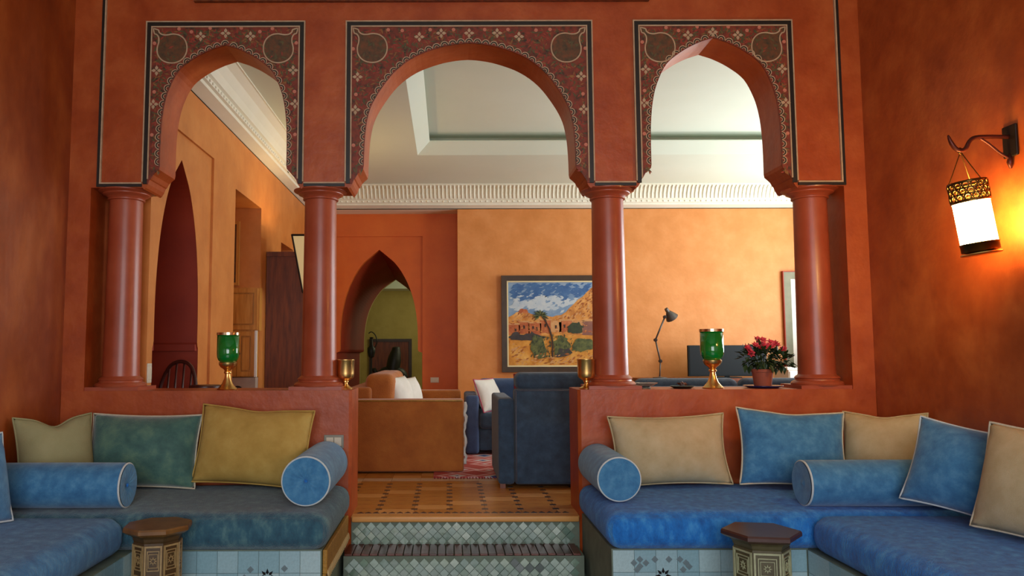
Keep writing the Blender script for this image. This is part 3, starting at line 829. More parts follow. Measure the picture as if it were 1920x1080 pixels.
def cushion(loc, w_, h, th, yaw, lean, m, pip, label, ears=.05, roll=0.0, seed=0, dent=0.0, thin=1.0, grp='scatter cushions on the built-in sofas', name='cushion'):
    """plump square cushion standing on its lower edge, front facing -y before yaw"""
    rnd = random.Random(seed)
    t = thing(name, label, 'cushion', loc, yaw, group=grp)
    N_ = 26; v = []; f = []
    ph = [rnd.uniform(0, 6) for _ in range(4)]
    def pt(u, s, side):
        # u,s in -1..1
        k = 1 - ears*(1-(abs(s)**2.2)) if True else 1
        x = u*w_/2*(1-ears*(1-s*s)*abs(u)**3)
        z = s*h/2*(1-ears*1.2*(1-u*u)*abs(s)**3)
        if s > 0: z -= dent*h*math.exp(-(u*u)/.12)*s
        bulge = max((1-u*u)*(1-s*s), 0)**.58
        wr = 1 + .06*math.sin(3*u+ph[0])*math.cos(2.5*s+ph[1])
        y = side*th*.62*bulge*wr
        edge = min(1-abs(u), 1-abs(s))
        if 0.02 < edge < .45:
            cr = (abs(u)*abs(s))**3
            y += side*.012*cr*math.sin(16*(u-s*math.copysign(1, u*s))+ph[2])
        return Vector((x, y, z))
    rm = Matrix.Rotation(lean, 3, 'X') @ Matrix.Rotation(roll, 3, 'Y')
    # raise so that the lowest point is at 0
    pts = {}
    for side in (-1, 1):
        for i in range(N_+1):
            for j in range(N_+1):
                pts[(side, i, j)] = rm @ pt(-1+2*i/N_, -1+2*j/N_, side)
    mz = min(p.z for p in pts.values())
    per = []
    for i in range(N_): per.append((i, 0))
    for j in range(N_): per.append((N_, j))
    for i in range(N_, 0, -1): per.append((i, N_))
    for j in range(N_, 0, -1): per.append((0, j))
    for side in (-1, 1):
        o = len(v)
        for i in range(N_+1):
            for j in range(N_+1):
                p = pts[(side, i, j)]; v.append((p.x, p.y, p.z-mz))
        for i in range(N_):
            for j in range(N_): f.append((o+i*(N_+1)+j, o+(i+1)*(N_+1)+j, o+(i+1)*(N_+1)+j+1, o+i*(N_+1)+j+1))
    mk('cover', v, f, m, t, smooth=True)
    if pip:
        path = []
        for (i, j) in per:
            p = pts[(1, i, j)]; path.append((p.x, p.y, p.z-mz))
        G().tube(path, .0055, 6, True).out('piping', pip, t, smooth=True)
    return t
LN = R(-13)
CZ = SEAT+.007
cushion((-1.80, -.20, CZ), .645, .43, .20, R(2), LN, 'fabric_teal', 'piping_cream', 'teal velvet cushion with cream piping beside the mustard cushion', seed=1, roll=R(1))
cushion((-1.15, -.21, CZ), .68, .455, .21, R(-3), LN, 'linen_mustard', 'linen_mustard', 'mustard linen cushion beside the light switch and pleated bolster', seed=2, roll=R(3.5), dent=.03)
cushion((-2.20, -.43, CZ), .44, .45, .17, R(52), LN, 'linen_sage', 'linen_sage', 'sage linen cushion in the left corner behind a bolster', seed=3, ears=.08, dent=.10)
cushion((-2.195, -1.29, CZ), .48, .42, .18, R(70), LN, 'fabric_blue_soft', 'piping_white', 'blue cushion at the left edge of the photo on the side sofa', seed=4)
cushion((1.305, -.20, CZ), .70, .415, .20, R(1), LN, 'linen_cream', 'linen_cream', 'cream linen cushion on the right sofa nearest the steps', seed=5, ears=.08, roll=R(-1.5))
cushion((2.00, -.27, CZ-.004), .62, .445, .18, R(-3), LN, 'fabric_blue_soft', 'piping_cream', 'blue chenille cushion with cream piping against the right half wall', seed=6, ears=.08, roll=R(3), dent=.02)
cushion((2.455, -.40, CZ), .46, .445, .17, R(-52), LN, 'linen_cream', 'linen_cream', 'cream cushion in the right corner behind a bolster', seed=7, ears=.08, roll=R(-2), dent=.03)
cushion((2.425, -1.17, CZ-.004), .52, .42, .19, R(-52), R(-18), 'fabric_blue_soft', 'piping_white', 'blue chenille cushion with white piping tilted against the lantern wall', seed=8, ears=.07, roll=R(9))
cushion((2.43, -1.64, CZ), .54, .46, .19, R(-66), R(-16), 'linen_cream', 'piping_cream', 'cream cushion at the right edge of the photo under the lantern', seed=9, roll=R(4))

# ---------------------------------------------------------------- inlaid stools
def stool(loc, rtop, h, yaw, label, wood, pan, inlay, nside):
    t = thing('inlaid_stool', label, 'stool', loc, yaw, group='inlaid side stools')
    def ng(r, z, n_=nside, ph=0): return [(r*math.cos(2*PI*(q+.5)/n_+ph), r*math.sin(2*PI*(q+.5)/n_+ph), z) for q in range(n_)]
    def prism(levels, g):
        v = []; f = []
        for r, z in levels: v += ng(r, z)
        for i in range(len(levels)-1):
            for q in range(nside): f.append((i*nside+q, i*nside+(q+1) % nside, (i+1)*nside+(q+1) % nside, (i+1)*nside+q))
        f.append(tuple(range(nside))); f.append(tuple((len(levels)-1)*nside+q for q in range(nside)))
        return g.add(v, f)
    prism([(rtop*.86, h-.036), (rtop*.93, h-.030), (rtop, h-.022), (rtop, h-.008), (rtop*.97, h)], G()).out('table_top', wood, t)
    prism([(rtop*.66, h-.075), (rtop*.70, h-.062), (rtop*.72, h-.050), (rtop*.80, h-.036)], G()).out('cornice', pan, t)
    rb = rtop*.70
    prism([(rb, .0), (rb, .035), (rb*.985, .045), (rb*.985, h-.070)], G()).out('body', pan, t)
    ap = rb*.985*math.cos(PI/nside); sw = 2*rb*.985*math.sin(PI/nside)
    for q in range(nside):
        a = 2*PI*(q+1)/nside
        rz = a+PI/2
        p = (ap*math.cos(a), ap*math.sin(a), 0)
        fr = G()
        def ring(x0, x1, z0, z1, wd, d):
            fr.box(x0, x1, -d, .001, z0, z0+wd).box(x0, x1, -d, .001, z1-wd, z1).box(x0, x0+wd, -d, .001, z0+wd, z1-wd).box(x1-wd, x1, -d, .001, z0+wd, z1-wd)
        W = sw/2
        zt = h-.080
        ring(-W*.94, W*.94, .05, zt, .008, .006)
        for k in range(4):
            za = zt-.022-.112*k; zb = za-.090
            if zb < .055: break
            ring(-W*.66, W*.66, zb, za, .004, .005)
            ring(-W*.50, W*.50, zb+.014, za-.014, .0025, .004)
            c = (za+zb)/2
            for m_ in range(8):
                an = m_*PI/4; r1, r2 = .008, .020
                fr.plate([(r1*math.cos(an-.4), c+r1*math.sin(an-.4)), (r2*math.cos(an), c+r2*math.sin(an)), (r1*math.cos(an+.4), c+r1*math.sin(an+.4))], [], -.004, .001)
        o = fr.out('inlay_panel', inlay, t, loc=p, rot=(0, 0, rz))
    return t
stool((-1.365, -1.115, 0), .157, .520, R(10), 'brown inlaid stool with honey wood top in front of the left sofa', 'stool_wood', 'stool_panel_brown', 'inlay_bone_warm', 8)
stool((1.42, -1.235, 0), .176, .512, R(20), 'green tinged inlaid stool with dark wood top in front of the right sofa', 'stool_wood_dark', 'stool_panel', 'inlay_bone', 6)

# ---------------------------------------------------------------- wall lantern
t = thing('lantern_bracket', 'rust iron hook bracket on the right wall', 'bracket', (XR, -1.266, 2.30))
G().rbox(-.014, 0, -.045, .045, -.075, .075, .006, nx=1).out('wall_plate', 'iron_dark', t)
arm = [(-.01, 0, .02), (-.10, 0, .022), (-.17, 0, .018), (-.20, 0, -.002), (-.218, 0, -.034), (-.245, 0, -.046), (-.27, 0, -.03), (-.288, 0, .0), (-.298, 0, .03)]
G().tube(catmull(arm, 4), [.010]*28+[.009, .008, .007, .005, .003], 8).out('hook_arm', 'iron_rust', t, smooth=True)
G().tube(catmull([(-.012, 0, -.085), (-.06, 0, -.055), (-.11, 0, -.012), (-.15, 0, .016)], 4), .006, 8).out('brace', 'iron_rust', t, smooth=True)
G().tube([(-.012, 0, -.06), (-.016, 0, -.10), (-.012, 0, -.13)], [.007, .013, .006], 8).out('finial', 'iron_rust', t, smooth=True)

LT = (XR-.245, -1.266, 2.256)        # hanging point inside the hook
t = thing('hanging_lantern', 'pierced brass lantern with glowing white glass on the right wall', 'lantern', LT)
t.rotation_euler = (R(-3), R(-7), R(14))
z1 = -.155
ring = G().tube([(.012*math.cos(2*PI*q/16), 0, -.002+.014*math.sin(2*PI*q/16)) for q in range(16)], .003, 6, True).out('hanging_ring', 'brass_dark', t, smooth=True)
for q in range(3):
    a = 2*PI*q/3+.5
    G().tube([(.004*math.cos(a), .004*math.sin(a), -.014), (.045*math.cos(a), .045*math.sin(a), z1*.62), (.076*math.cos(a), .076*math.sin(a), z1)], .0022, 6).out('chain', 'brass_dark', t)
RL = .079
g = G()
for zz in (z1-.002, z1-.090): g.lathe([(RL-.002, -.006), (RL+.002, -.006), (RL+.002, .006), (RL-.002, .006), (RL-.002, -.006)], 36, (0, 0, zz), closed=False)
nl = 15
for q in range(nl):
    for row in range(3):
        a0 = 2*PI*(q+.5*(row % 2))/nl; zz = z1-.018-.028*row
        # each pierced opening is bounded by a small metal ring
        pts = []
        for s in range(10):
            b_ = 2*PI*s/10; aa = a0+.17*math.cos(b_)
            pts.append((RL*math.cos(aa), RL*math.sin(aa), zz+.0145*math.sin(b_)))
        g.tube(pts, .0042, 4, True)
g.out('pierced_collar', 'brass_dark', t, smooth=True)
G().lathe([(.066, z1-.10), (RL-.006, z1-.094), (RL-.004, z1-.09), (RL-.004, z1-.285), (RL-.010, z1-.292)], 40).out('glass_shade', 'lantern_glass', t, smooth=True)
G().lathe([(RL+.001, z1-.286), (RL+.001, z1-.292), (RL-.001, z1-.292), (RL-.001, z1-.325), (.05, z1-.332), (.0, z1-.332)], 36, closed=False).out('lower_band', 'brass_dark', t, smooth=True)
autosmooth(G().lathe([(.02, z1-.333), (RL+.004, z1-.333), (RL+.006, z1-.338), (RL, z1-.343), (.0, z1-.343)], 36, closed=False).out('base_disc', 'brass', t))
G().tube([(RL+.003, 0, z1-.05), (RL+.004, .0, z1-.12)], .003, 6).out('latch_pin', 'brass_dark', t)

# ---------------------------------------------------------------- things on the half walls
def goblet(loc, s, label, glass):
    t = thing('candle_goblet', label, 'goblet', loc, group='goblets on the half walls')
    def sc(p): return [(r*s, z*s) for r, z in p]
    autosmooth(G().lathe(sc([(.0, 0), (.062, 0), (.064, .006), (.050, .018), (.034, .038), (.022, .066), (.017, .092), (.017, .100), (.024, .106), (.024, .112), (.018, .118), (.026, .130), (.044, .142), (.054, .156), (.056, .172), (.050, .176), (.0, .165)]), 32, closed=False).out('brass_foot', 'brass' if glass else 'brass', t))
    b = G().lathe(sc([(.0, .168), (.046, .172), (.060, .188), (.067, .206), (.069, .23), (.069, .352), (.064, .352), (.064, .23), (.060, .205), (.040, .186), (.0, .182)]), 40, closed=False).out('glass_cup', 'green_glass', t, smooth=True)
    autosmooth(G().lathe(sc([(.0695, .346), (.0715, .346), (.0715, .362), (.063, .362), (.063, .346)]), 40, closed=False).out('rim', 'silver_rim', t))
    return t
goblet((-1.404, .12, LEDGE), 1.0, 'green glass goblet on a brass foot, on the left half wall', True)
goblet((1.683, .12, LEDGE), 1.04, 'green glass goblet on a brass foot, on the right half wall beside the potted flowers', True)
def brass_cup(loc, label):
    t = thing('brass_goblet', label, 'goblet', loc, group='brass cups at the ends of the half walls')
    autosmooth(G().lathe([(.0, 0), (.046, 0), (.047, .006), (.030, .016), (.016, .028), (.014, .040), (.020, .046), (.020, .052), (.030, .060), (.046, .068)], 32, closed=False).out('foot', 'brass', t))
    autosmooth(G().lathe([(.0, .066), (.046, .068), (.053, .078), (.055, .10), (.055, .178), (.058, .182), (.058, .188), (.053, .188), (.050, .178), (.050, .10), (.045, .082), (.0, .078)], 36, closed=False).out('cup', 'brass', t))
    return t
brass_cup((-.660, .17, LEDGE), 'polished brass cup at the end of the left half wall')
brass_cup((.875, .10, LEDGE), 'polished brass cup at the end of the right half wall, over the painting corner')
# flower pot on a blue plate
t = tag(G().lathe([(.0, 0), (.085, 0), (.120, .012), (.123, .016), (.118, .017), (.085, .008), (.0, .006)], 40, closed=False).out('saucer', 'blue_glaze', smooth=True, loc=(2.02, .17, LEDGE)), 'dark blue plate under the flower pot', 'plate')
t = thing('potted_azalea', 'terracotta pot of red azalea flowers on a blue plate', 'potted plant', (2.02, .17, LEDGE+.008))
autosmooth(G().lathe([(.0, 0), (.050, 0), (.053, .006), (.064, .092), (.068, .093), (.070, .112), (.066, .113), (.060, .095), (.0, .09)], 32, closed=False).out('pot', 'terracotta', t))
G().lathe([(.0, .096), (.061, .097)], 24, closed=False).out('soil', 'soil', t)
g = G()
for k in range(9):
    a = random.uniform(0, 2*PI); r_ = random.uniform(.02, .10)
    g.tube([(0.02*math.cos(a), .02*math.sin(a), .09), (r_*.5*math.cos(a), r_*.5*math.sin(a), .15), (r_*math.cos(a), r_*math.sin(a), .20)], .003, 5)
g.out('stems', 'leaf_green', t)
rl = random.Random(3)
lf = None; cnt = 0
lobes = [(0, 0, .205, .085), (-.075, 0, .18, .06), (.08, 0, .18, .065), (.13, .0, .165, .05), (0, -.05, .18, .07), (.02, .05, .19, .06)]
def leafgeo():
    return G().add([(0, 0, 0), (.010, .014, .004), (0, .036, .0), (-.010, .014, .004), (0, .016, -.002)], [(0, 1, 4), (1, 2, 4), (2, 3, 4), (3, 0, 4)])
while cnt < 280:
    lb = rl.choice(lobes)
    d = Vector((rl.gauss(0, 1), rl.gauss(0, 1), rl.gauss(0, 1))).normalized()
    p = Vector(lb[:3]) + d*lb[3]*rl.uniform(.6, 1.0)
    if p.z < .105: continue
    e = d.to_track_quat('Y', 'Z').to_euler()
    e.x += rl.uniform(-.6, .6); e.z += rl.uniform(-.6, .6)
    if lf is None: lf = leafgeo().out('leaf', 'leaf_green', t, smooth=True); lf.location = p; lf.rotation_euler = e
    else: share(lf, p, e, scale=(rl.uniform(1.1, 1.7),)*3)
    cnt += 1
bl = None
def bloom():
    g = G()
    for ringn, (rr, tilt) in enumerate(((.020, .5), (.013, 1.0))):
        for q in range(6):
            a = 2*PI*q/6+ringn*.5
            c, s_ = math.cos(a), math.sin(a); h = rr*tilt
            g.add([(0, 0, 0), (rr*.7*math.cos(a-.5), rr*.7*math.sin(a-.5), h*.7), (rr*c*1.1, rr*s_*1.1, h), (rr*.7*math.cos(a+.5), rr*.7*math.sin(a+.5), h*.7)], [(0, 1, 2, 3)])
    return g
for (x, y, z) in [(-.035, -.03, .285), (-.01, -.045, .270), (.025, -.04, .262), (-.025, -.06, .245), (.01, .0, .295), (.045, -.05, .255), (.07, -.04, .272), (.085, -.03, .262), (-.02, .01, .30), (-.095, -.05, .225), (-.105, -.035, .245), (-.09, -.05, .208), (-.06, -.05, .262), (.0, -.06, .255), (.125, -.03, .235), (.06, .01, .28)]:
    e = (rl.uniform(.5, 1.2), rl.uniform(-.4, .4), rl.uniform(-.5, .5))
    if bl is None: bl = bloom().out('blossom', 'petal_red', t, loc=(x, y, z), rot=e)
    else: share(bl, (x, y, z), e, scale=(1.3, 1.3, 1.3))
# small dishes left of the goblet
t = thing('glass_dish', 'small flared glass dish on the right half wall beside the column', 'dish', (1.255, .12, LEDGE))
autosmooth(G().lathe([(.0, 0), (.030, 0), (.032, .006), (.026, .010), (.050, .022), (.075, .036), (.072, .037), (.046, .026), (.0, .014)], 32, closed=False).out('bowl', 'clear_glass', t))
t = thing('trinket_dish', 'low dark dish of dried petals left of the right green goblet', 'dish', (1.49, .13, LEDGE))
autosmooth(G().lathe([(.0, 0), (.05, 0), (.078, .014), (.076, .016), (.048, .006), (.0, .005)], 32, closed=False).out('dish_body', 'dark_bronze', t))
pb = None
for k in range(14):
    a = rl.uniform(0, 2*PI); r_ = rl.uniform(0, .055)
    p = (r_*math.cos(a), r_*math.sin(a), .016+rl.uniform(0, .012)); e = (rl.uniform(-.6, .6), rl.uniform(-.6, .6), a)
    if pb is None: pb = G().add([(0, 0, 0), (.012, .010, .006), (0, .03, .01), (-.012, .010, .006)], [(0, 1, 2, 3)]).out('dried_petal', 'dark_wood', t, loc=p, rot=e)
    else: share(pb, p, e, m=('terracotta' if k % 4 == 0 else 'dark_wood'))

# ---------------------------------------------------------------- switch plates
def switch(name, loc, rz, w_, h, label, mp, keys):
    t = thing(name, label, 'switch', loc, rz)
    G().rbox(-w_/2, w_/2, -.008, 0, -h/2, h/2, .003, nx=1).out('cover_plate', mp, t)
    k0 = None; kw = (w_*.8)/keys
    for i in range(keys):
        x = -w_*.4+kw*(i+.5)
        if k0 is None: k0 = G().rbox(-kw*.45, kw*.45, -.012, -.006, -h*.32, h*.32, .002, nx=1).out('rocker', 'plate_white', t, loc=(x, 0, 0))
        else: share(k0, (x, 0, 0))
switch('light_switch', (-.705, -.004, .772), 0, .122, .082, 'brass grey light switch plate on the left half wall above the bolster', 'plate_grey', 2)
switch('light_switch', (XI-.02, .345, 1.185), PI/2, .07, .13, 'white light switch on the orange wall beside the left column', 'plate_white', 1)
switch('wall_socket', (-.195, YR-.025, .92), 0, .12, .075, 'white wall socket beside the pointed passage', 'plate_white', 1)

# ---------------------------------------------------------------- inner room furniture
# orange sofa seen from its end
t = thing('orange_sofa', 'orange brown sofa seen from its end behind the left half wall', 'sofa', (-.35, 2.55, UP))
def P_(g, nm, m, sm=True, par=None, off=(-.35, 2.55, UP)):
    return g.sub(off).out(nm, m, par or t, smooth=sm)
arm = P_(G().rbox(-.86, .128, 1.665, 1.86, UP+.012, .925, .022, nx=4), 'arm', 'orange_fabric')
P_(G().tube([(-.85, 1.668, .915), (.118, 1.668, .915)], .007, 6), 'arm_piping', 'gold_braid', True, arm)
P_(G().rbox(-.86, .128, 3.26, 3.45, UP+.012, .925, .022, nx=4), 'arm', 'orange_fabric')
P_(G().rbox(-.86, -.66, 1.86, 3.26, UP+.012, 1.02, .03, nx=4), 'backrest', 'orange_fabric')
P_(G().rbox(-.66, .11, 1.86, 3.26, UP+.05, .60, .02, nx=4), 'seat_base', 'orange_fabric')
P_(G().rbox(-.66, .125, 1.87, 2.56, .60, .76, .05, nx=6), 'seat_cushion', 'orange_fabric')
P_(G().rbox(-.66, .125, 2.56, 3.25, .60, .76, .05, nx=6), 'seat_cushion', 'orange_fabric')
P_(G().rbox(-.72, -.46, 1.90, 2.55, .76, 1.135, .07, nx=6), 'back_cushion', 'orange_fabric')
P_(G().rbox(-.72, -.46, 2.57, 3.22, .76, 1.135, .07, nx=6), 'back_cushion', 'orange_fabric')
# white trimming hanging on the visible corner
rr = random.Random(5); g = G(); z = .90
pts = []
while z > UP+.06:
    pts.append((.135+rr.uniform(-.006, .014), 1.70+rr.uniform(-.02, .02), z)); z -= .03
g.tube(pts, [rr.uniform(.009, .018) for _ in pts], 6)
P_(g, 'white_fringe', 'white_cotton', True, arm)
cushion((-.42, 2.12, .757), .40, .36, .15, R(72), R(-14), 'white_cotton', None, 'white cushion on the orange sofa, nearer the arm', seed=20, grp='white cushions on the orange sofa')
cushion((-.36, 2.42, .757), .40, .34, .15, R(66), R(-14), 'white_cotton', None, 'white cushion on the orange sofa, farther from the arm', seed=21, grp='white cushions on the orange sofa')

# blue armchair seen from behind
t = thing('blue_armchair', 'dark blue armchair seen from behind beside the right half wall', 'armchair', (.80, 1.38, UP))
A = (.80, 1.38, UP)
def Q(g, nm, m='denim', par=None, sm=True): return g.sub(A).out(nm, m, par or t, smooth=sm)
bk = Q(G().rbox(.49, 1.13, .93, 1.10, UP+.03, 1.045, .022, nx=4), 'back_panel')
Q(G().tube([(.50, .934, UP+.05), (.50, .934, 1.03)], .006, 6), 'seam_piping', 'seam_grey', bk)
Q(G().tube([(.51, .934, 1.035), (1.11, .934, 1.035)], .006, 6), 'seam_piping', 'seam_grey', bk)
Q(G().rbox(.50, 1.12, .945, 1.17, 1.035, 1.165, .05, nx=6), 'head_cushion', 'denim')
for x0, x1 in ((.368, .487), (1.133, 1.25)):
    am = Q(G().rbox(x0, x1, .945, 1.82, UP+.03, .975, .022, nx=4), 'arm')
    Q(G().tube([(x0+.012, .96, .968), (x1-.01, .96, .968)], .006, 6), 'seam_piping', 'seam_grey', am)
Q(G().rbox(.49, 1.13, 1.10, 1.80, UP+.05, .60, .03, nx=4), 'seat_base')
Q(G().rbox(.49, 1.13, 1.10, 1.84, .60, .74, .05, nx=6), 'seat_cushion')
for x in (.40, 1.21):
    for y, lz in ((.98, UP), (1.78, UP+.0105)): Q(G().box(x-.02, x+.02, y-.02, y+.02, lz, UP+.035), 'leg', 'dark_wood', sm=False)

def blue_sofa(x0, x1, y0, y1, facing, label, ztop, arm_z):
    """facing -1 looks at the camera, +1 looks away"""
    B = ((x0+x1)/2, (y0+y1)/2, UP)
    t = thing('blue_sofa', label, 'sofa', B, group='blue sofas in the inner room')
    def U(g, nm, m='denim', sm=True, par=None): return g.sub(B).out(nm, m, par or t, smooth=sm)
    aw = .13
    yb0, yb1 = (y1-.20, y1) if facing < 0 else (y0, y0+.20)
    ys0, ys1 = (y0, y1-.20) if facing < 0 else (y0+.20, y1)
    for a, b in ((x0, x0+aw), (x1-aw, x1)): U(G().rbox(a, b, y0+.01, y1-.01, UP+.02, arm_z, .03, nx=4), 'arm', 'denim_light')
    U(G().rbox(x0+aw, x1-aw, yb0, yb1, UP+.05, ztop-.06, .04, nx=4), 'backrest')
    sb = U(G().rbox(x0+aw, x1-aw, ys0+.03, ys1, UP+.05, .575, .02, nx=4), 'seat_base')
    nn = 2 if x1-x0 < 2 else 3; wd = (x1-x0-2*aw)/nn
    for i in range(nn):
        a = x0+aw+wd*i
        U(G().rbox(a+.004, a+wd-.004, ys0, ys1, .575, .735, .045, nx=6), 'seat_cushion')
        if facing < 0: U(G().rbox(a+.006, a+wd-.006, yb0-.16, yb0+.02, .735, ztop, .07, nx=6), 'back_cushion', 'denim_light')
        else: U(G().rbox(a+.006, a+wd-.006, yb1-.04, yb1+.14, .735, ztop, .07, nx=6), 'back_cushion')
    return t
blue_sofa(.168, 1.95, 2.72, 3.60, -1, 'blue sofa facing the steps, under the landscape painting', 1.045, .900)
blue_sofa(1.36, 3.30, 1.20, 2.10, 1, 'blue sofa seen from behind over the right half wall', 1.105, .90)
cushion((.40, 2.93, .732), .40, .34, .14, R(58), R(-20), 'white_cotton', 'pink_trim', 'white cushion with pink edging on the far blue sofa', seed=22, grp='cushions on the far blue sofa')
cushion((.86, 3.04, .732), .42, .38, .14, R(-12), R(-16), 'crimson', None, 'crimson cushion on the far blue sofa behind the armchair', seed=23, grp='cushions on the far blue sofa')

# rug under the sofas
t = thing('rug', 'red blue and white patterned rug under the far blue sofa', 'rug', (.9, 2.35, UP))
G().box(-1.02, 1.1, -.92, .9, .0005, .010).out('rug_field', 'rug', t)
g = G()
for k in range(90):
    x = -1.01+.0235*k
    g.tube([(x, -.918, .006), (x+random.uniform(-.006, .006), -.945, .004), (x+random.uniform(-.01, .01), -.972, .003)], .004, 4)
o = g.out('rug_fringe', 'crimson', t); o['kind'] = 'stuff'

# ---------------------------------------------------------------- paintings
YP = YB-.045
t = thing('landscape_painting', 'framed landscape painting of a desert village with palm tree under blue sky', 'painting', (1.575, YB, 1.71))
def pf(x0, x1, z0, z1, w_, y0, y1, g):
    return g.plate([(x0, z0), (x1, z0), (x1, z1), (x0, z1)], [[(x0+w_, z0+w_), (x1-w_, z0+w_), (x1-w_, z1-w_), (x0+w_, z1-w_)]], y0, y1)
ox, oz = .83, .672
fr = pf(-ox, ox, -oz, oz, .075, -.055, -.002, G()).out('frame', 'frame_brown', t)
pf(-ox+.072, ox-.072, -oz+.072, oz-.072, .022, -.045, -.004, G()).out('liner', 'liner_cream', t)
cx_, cz_ = ox-.092, oz-.092
cv = G().box(-cx_, cx_, -.030, -.006, -cz_, cz_).out('canvas', 'paint_sky', t)
Wp, Hp = 2*cx_, 2*cz_
ra = random.Random(11)
def art(pts, m, d, nm, jit=.006, sub=3):
    """brushed area; pts in 0..1 across the canvas, origin at lower left; edges roughened like brush work"""
    q = []
    for k in range(len(pts)):
        a, b = pts[k], pts[(k+1) % len(pts)]
        for s_ in range(sub):
            u = s_/sub
            q.append((a[0]+(b[0]-a[0])*u+ra.uniform(-jit, jit), a[1]+(b[1]-a[1])*u+ra.uniform(-jit, jit)))
    q = [(-cx_+Wp*min(max(a, 0), 1), -cz_+Hp*min(max(b, 0), 1)) for a, b in q]
    G().plate(q, [], -.030-.0007*d, -.029).out(nm, m, cv)
def dabs(nm, m, n_, region, size, ang, d, asp=.35):
    """short brush strokes scattered over a region of the canvas"""
    g = G(); k = 0; tr = 0
    while k < n_ and tr < n_*30:
        tr += 1
        a, b = ra.random(), ra.random()
        if not region(a, b): continue
        an = ang + ra.uniform(-.5, .5); l_ = size*ra.uniform(.5, 1.3); w_ = l_*asp
        x, z = -cx_+Wp*a, -cz_+Hp*b
        e = [(x+l_*math.cos(an), z+l_*math.sin(an)), (x-w_*math.sin(an), z+w_*math.cos(an)), (x-l_*math.cos(an), z-l_*math.sin(an)), (x+w_*math.sin(an), z-w_*math.cos(an))]
        if any(abs(p[0]) > cx_-.004 or abs(p[1]) > cz_-.004 for p in e): continue
        g.add([(p[0], -.030-.0007*d-.00001*k, p[1]) for p in e], [(0, 1, 2, 3)]); k += 1
    o = g.out(nm, m, cv); o['kind'] = 'stuff'
def hill(a):
    P2 = [(0, .58), (.08, .64), (.16, .655), (.24, .60), (.42, .585), (.5, .60), (.58, .68), (.66, .78), (.74, .86), (.80, .95), (.88, .98), (1, 1)]
    for k in range(len(P2)-1):
        if P2[k][0] <= a <= P2[k+1][0]:
            u = (a-P2[k][0])/(P2[k+1][0]-P2[k][0]); return P2[k][1]+(P2[k+1][1]-P2[k][1])*u
    return 1
dabs('sky_strokes', 'paint_cloud', 150, lambda a, b: .64 < b < .84 and ra.random() > abs(b-.74)*7 and b > hill(a)+.03, .05, .3, 1, .45)
dabs('sky_strokes', 'paint_blue', 150, lambda a, b: b > .80 and b > hill(a)+.03, .06, .2, 1, .4)
art([(0, 0), (1, 0), (1, .40), (0, .40)], 'paint_sand', 2, 'painted_ground')
art([(k/24, hill(k/24)) for k in range(25)] + [(1, .36), (0, .36)], 'paint_rock', 3, 'painted_hill', sub=1)
dabs('rock_strokes', 'paint_rock_dark', 130, lambda a, b: .56 < b < hill(a)-.02, .026, .7, 4)
dabs('rock_strokes', 'paint_house_light', 120, lambda a, b: .54 < b < hill(a)-.02, .022, .6, 5)
art([(.10, .63), (.11, .675), (.17, .68), (.19, .63)], 'paint_house', 6, 'painted_tower')
for a0, a1, b0_, b1, m in ((.0, .11, .37, .50, 'paint_house'), (.10, .20, .38, .53, 'paint_house'), (.19, .31, .37, .515, 'paint_house'), (.30, .41, .39, .55, 'paint_house'), (.40, .50, .40, .53, 'paint_house_light'), (.48, .60, .40, .545, 'paint_house'), (.60, .72, .38, .53, 'paint_house_light'), (.70, .84, .36, .54, 'paint_mauve'), (.82, 1.0, .36, .53, 'paint_house')):
    art([(a0, b0_), (a1, b0_), (a1, b1), (a0, b1)], m, 6+int(a0*3), 'painted_house', .003)
    art([(a0, b1-.012), (a1, b1-.012), (a1, b1+.004), (a0, b1+.004)], 'paint_house_light', 10, 'painted_parapet', .003, 2)
for a, b in ((.235, .45), (.27, .44), (.45, .46), (.35, .48), (.53, .47), (.07, .43), (.15, .46)):
    art([(a-.008, b-.02), (a+.008, b-.02), (a+.008, b+.02), (a-.008, b+.02)], 'paint_trunk', 11, 'painted_window', .002, 1)
dabs('wall_strokes', 'paint_house', 70, lambda a, b: .38 < b < .53, .02, 0, 11)
dabs('wall_strokes', 'paint_rock', 60, lambda a, b: .38 < b < .55, .018, 0, 11)
art([(0, .35), (.06, .40), (.15, .37), (.22, .40), (.3, .37), (.36, .33), (.26, .30), (.12, .31), (.02, .31)], 'paint_shadow', 12, 'painted_shrub', .012)
art([(.23, .10), (.21, .24), (.25, .36), (.31, .34), (.34, .22), (.37, .10), (.3, .07)], 'paint_green', 13, 'painted_shrub', .014)
art([(.42, .10), (.43, .28), (.48, .36), (.55, .33), (.58, .22), (.53, .15)], 'paint_green', 13, 'painted_shrub', .014)
art([(.43, .10), (.47, .20), (.57, .20), (.60, .14), (.52, .11)], 'paint_shadow', 14, 'painted_shrub', .012)
art([(.60, .17), (.62, .29), (.68, .32), (.76, .31), (.84, .25), (.78, .19), (.68, .17)], 'paint_green', 14, 'painted_shrub', .012)
art([(.57, .40), (.56, .46), (.60, .51), (.66, .515), (.71, .46), (.69, .39), (.63, .38)], 'paint_green_dark', 15, 'painted_bush', .012)
dabs('leaf_strokes', 'paint_green_dark', 90, lambda a, b: .10 < b < .36 and .2 < a < .6, .022, 1.2, 15)
dabs('leaf_strokes', 'paint_green', 80, lambda a, b: .14 < b < .36 and .2 < a < .84, .020, 1.2, 16)
art([(0, 0), (0, .30), (.06, .26), (.14, .30), (.2, .27), (.17, .12), (.24, .08), (.36, .03), (.3, 0)], 'paint_sand', 16, 'painted_bank', .008)
art([(.3, 0), (.44, .06), (.6, .13), (.78, .18), (1, .26), (1, 0)], 'paint_sand', 17, 'painted_bank', .006)
dabs('sand_strokes', 'paint_house_light', 80, lambda a, b: b < .12 or (b < .26 and a < .16), .03, .4, 18)
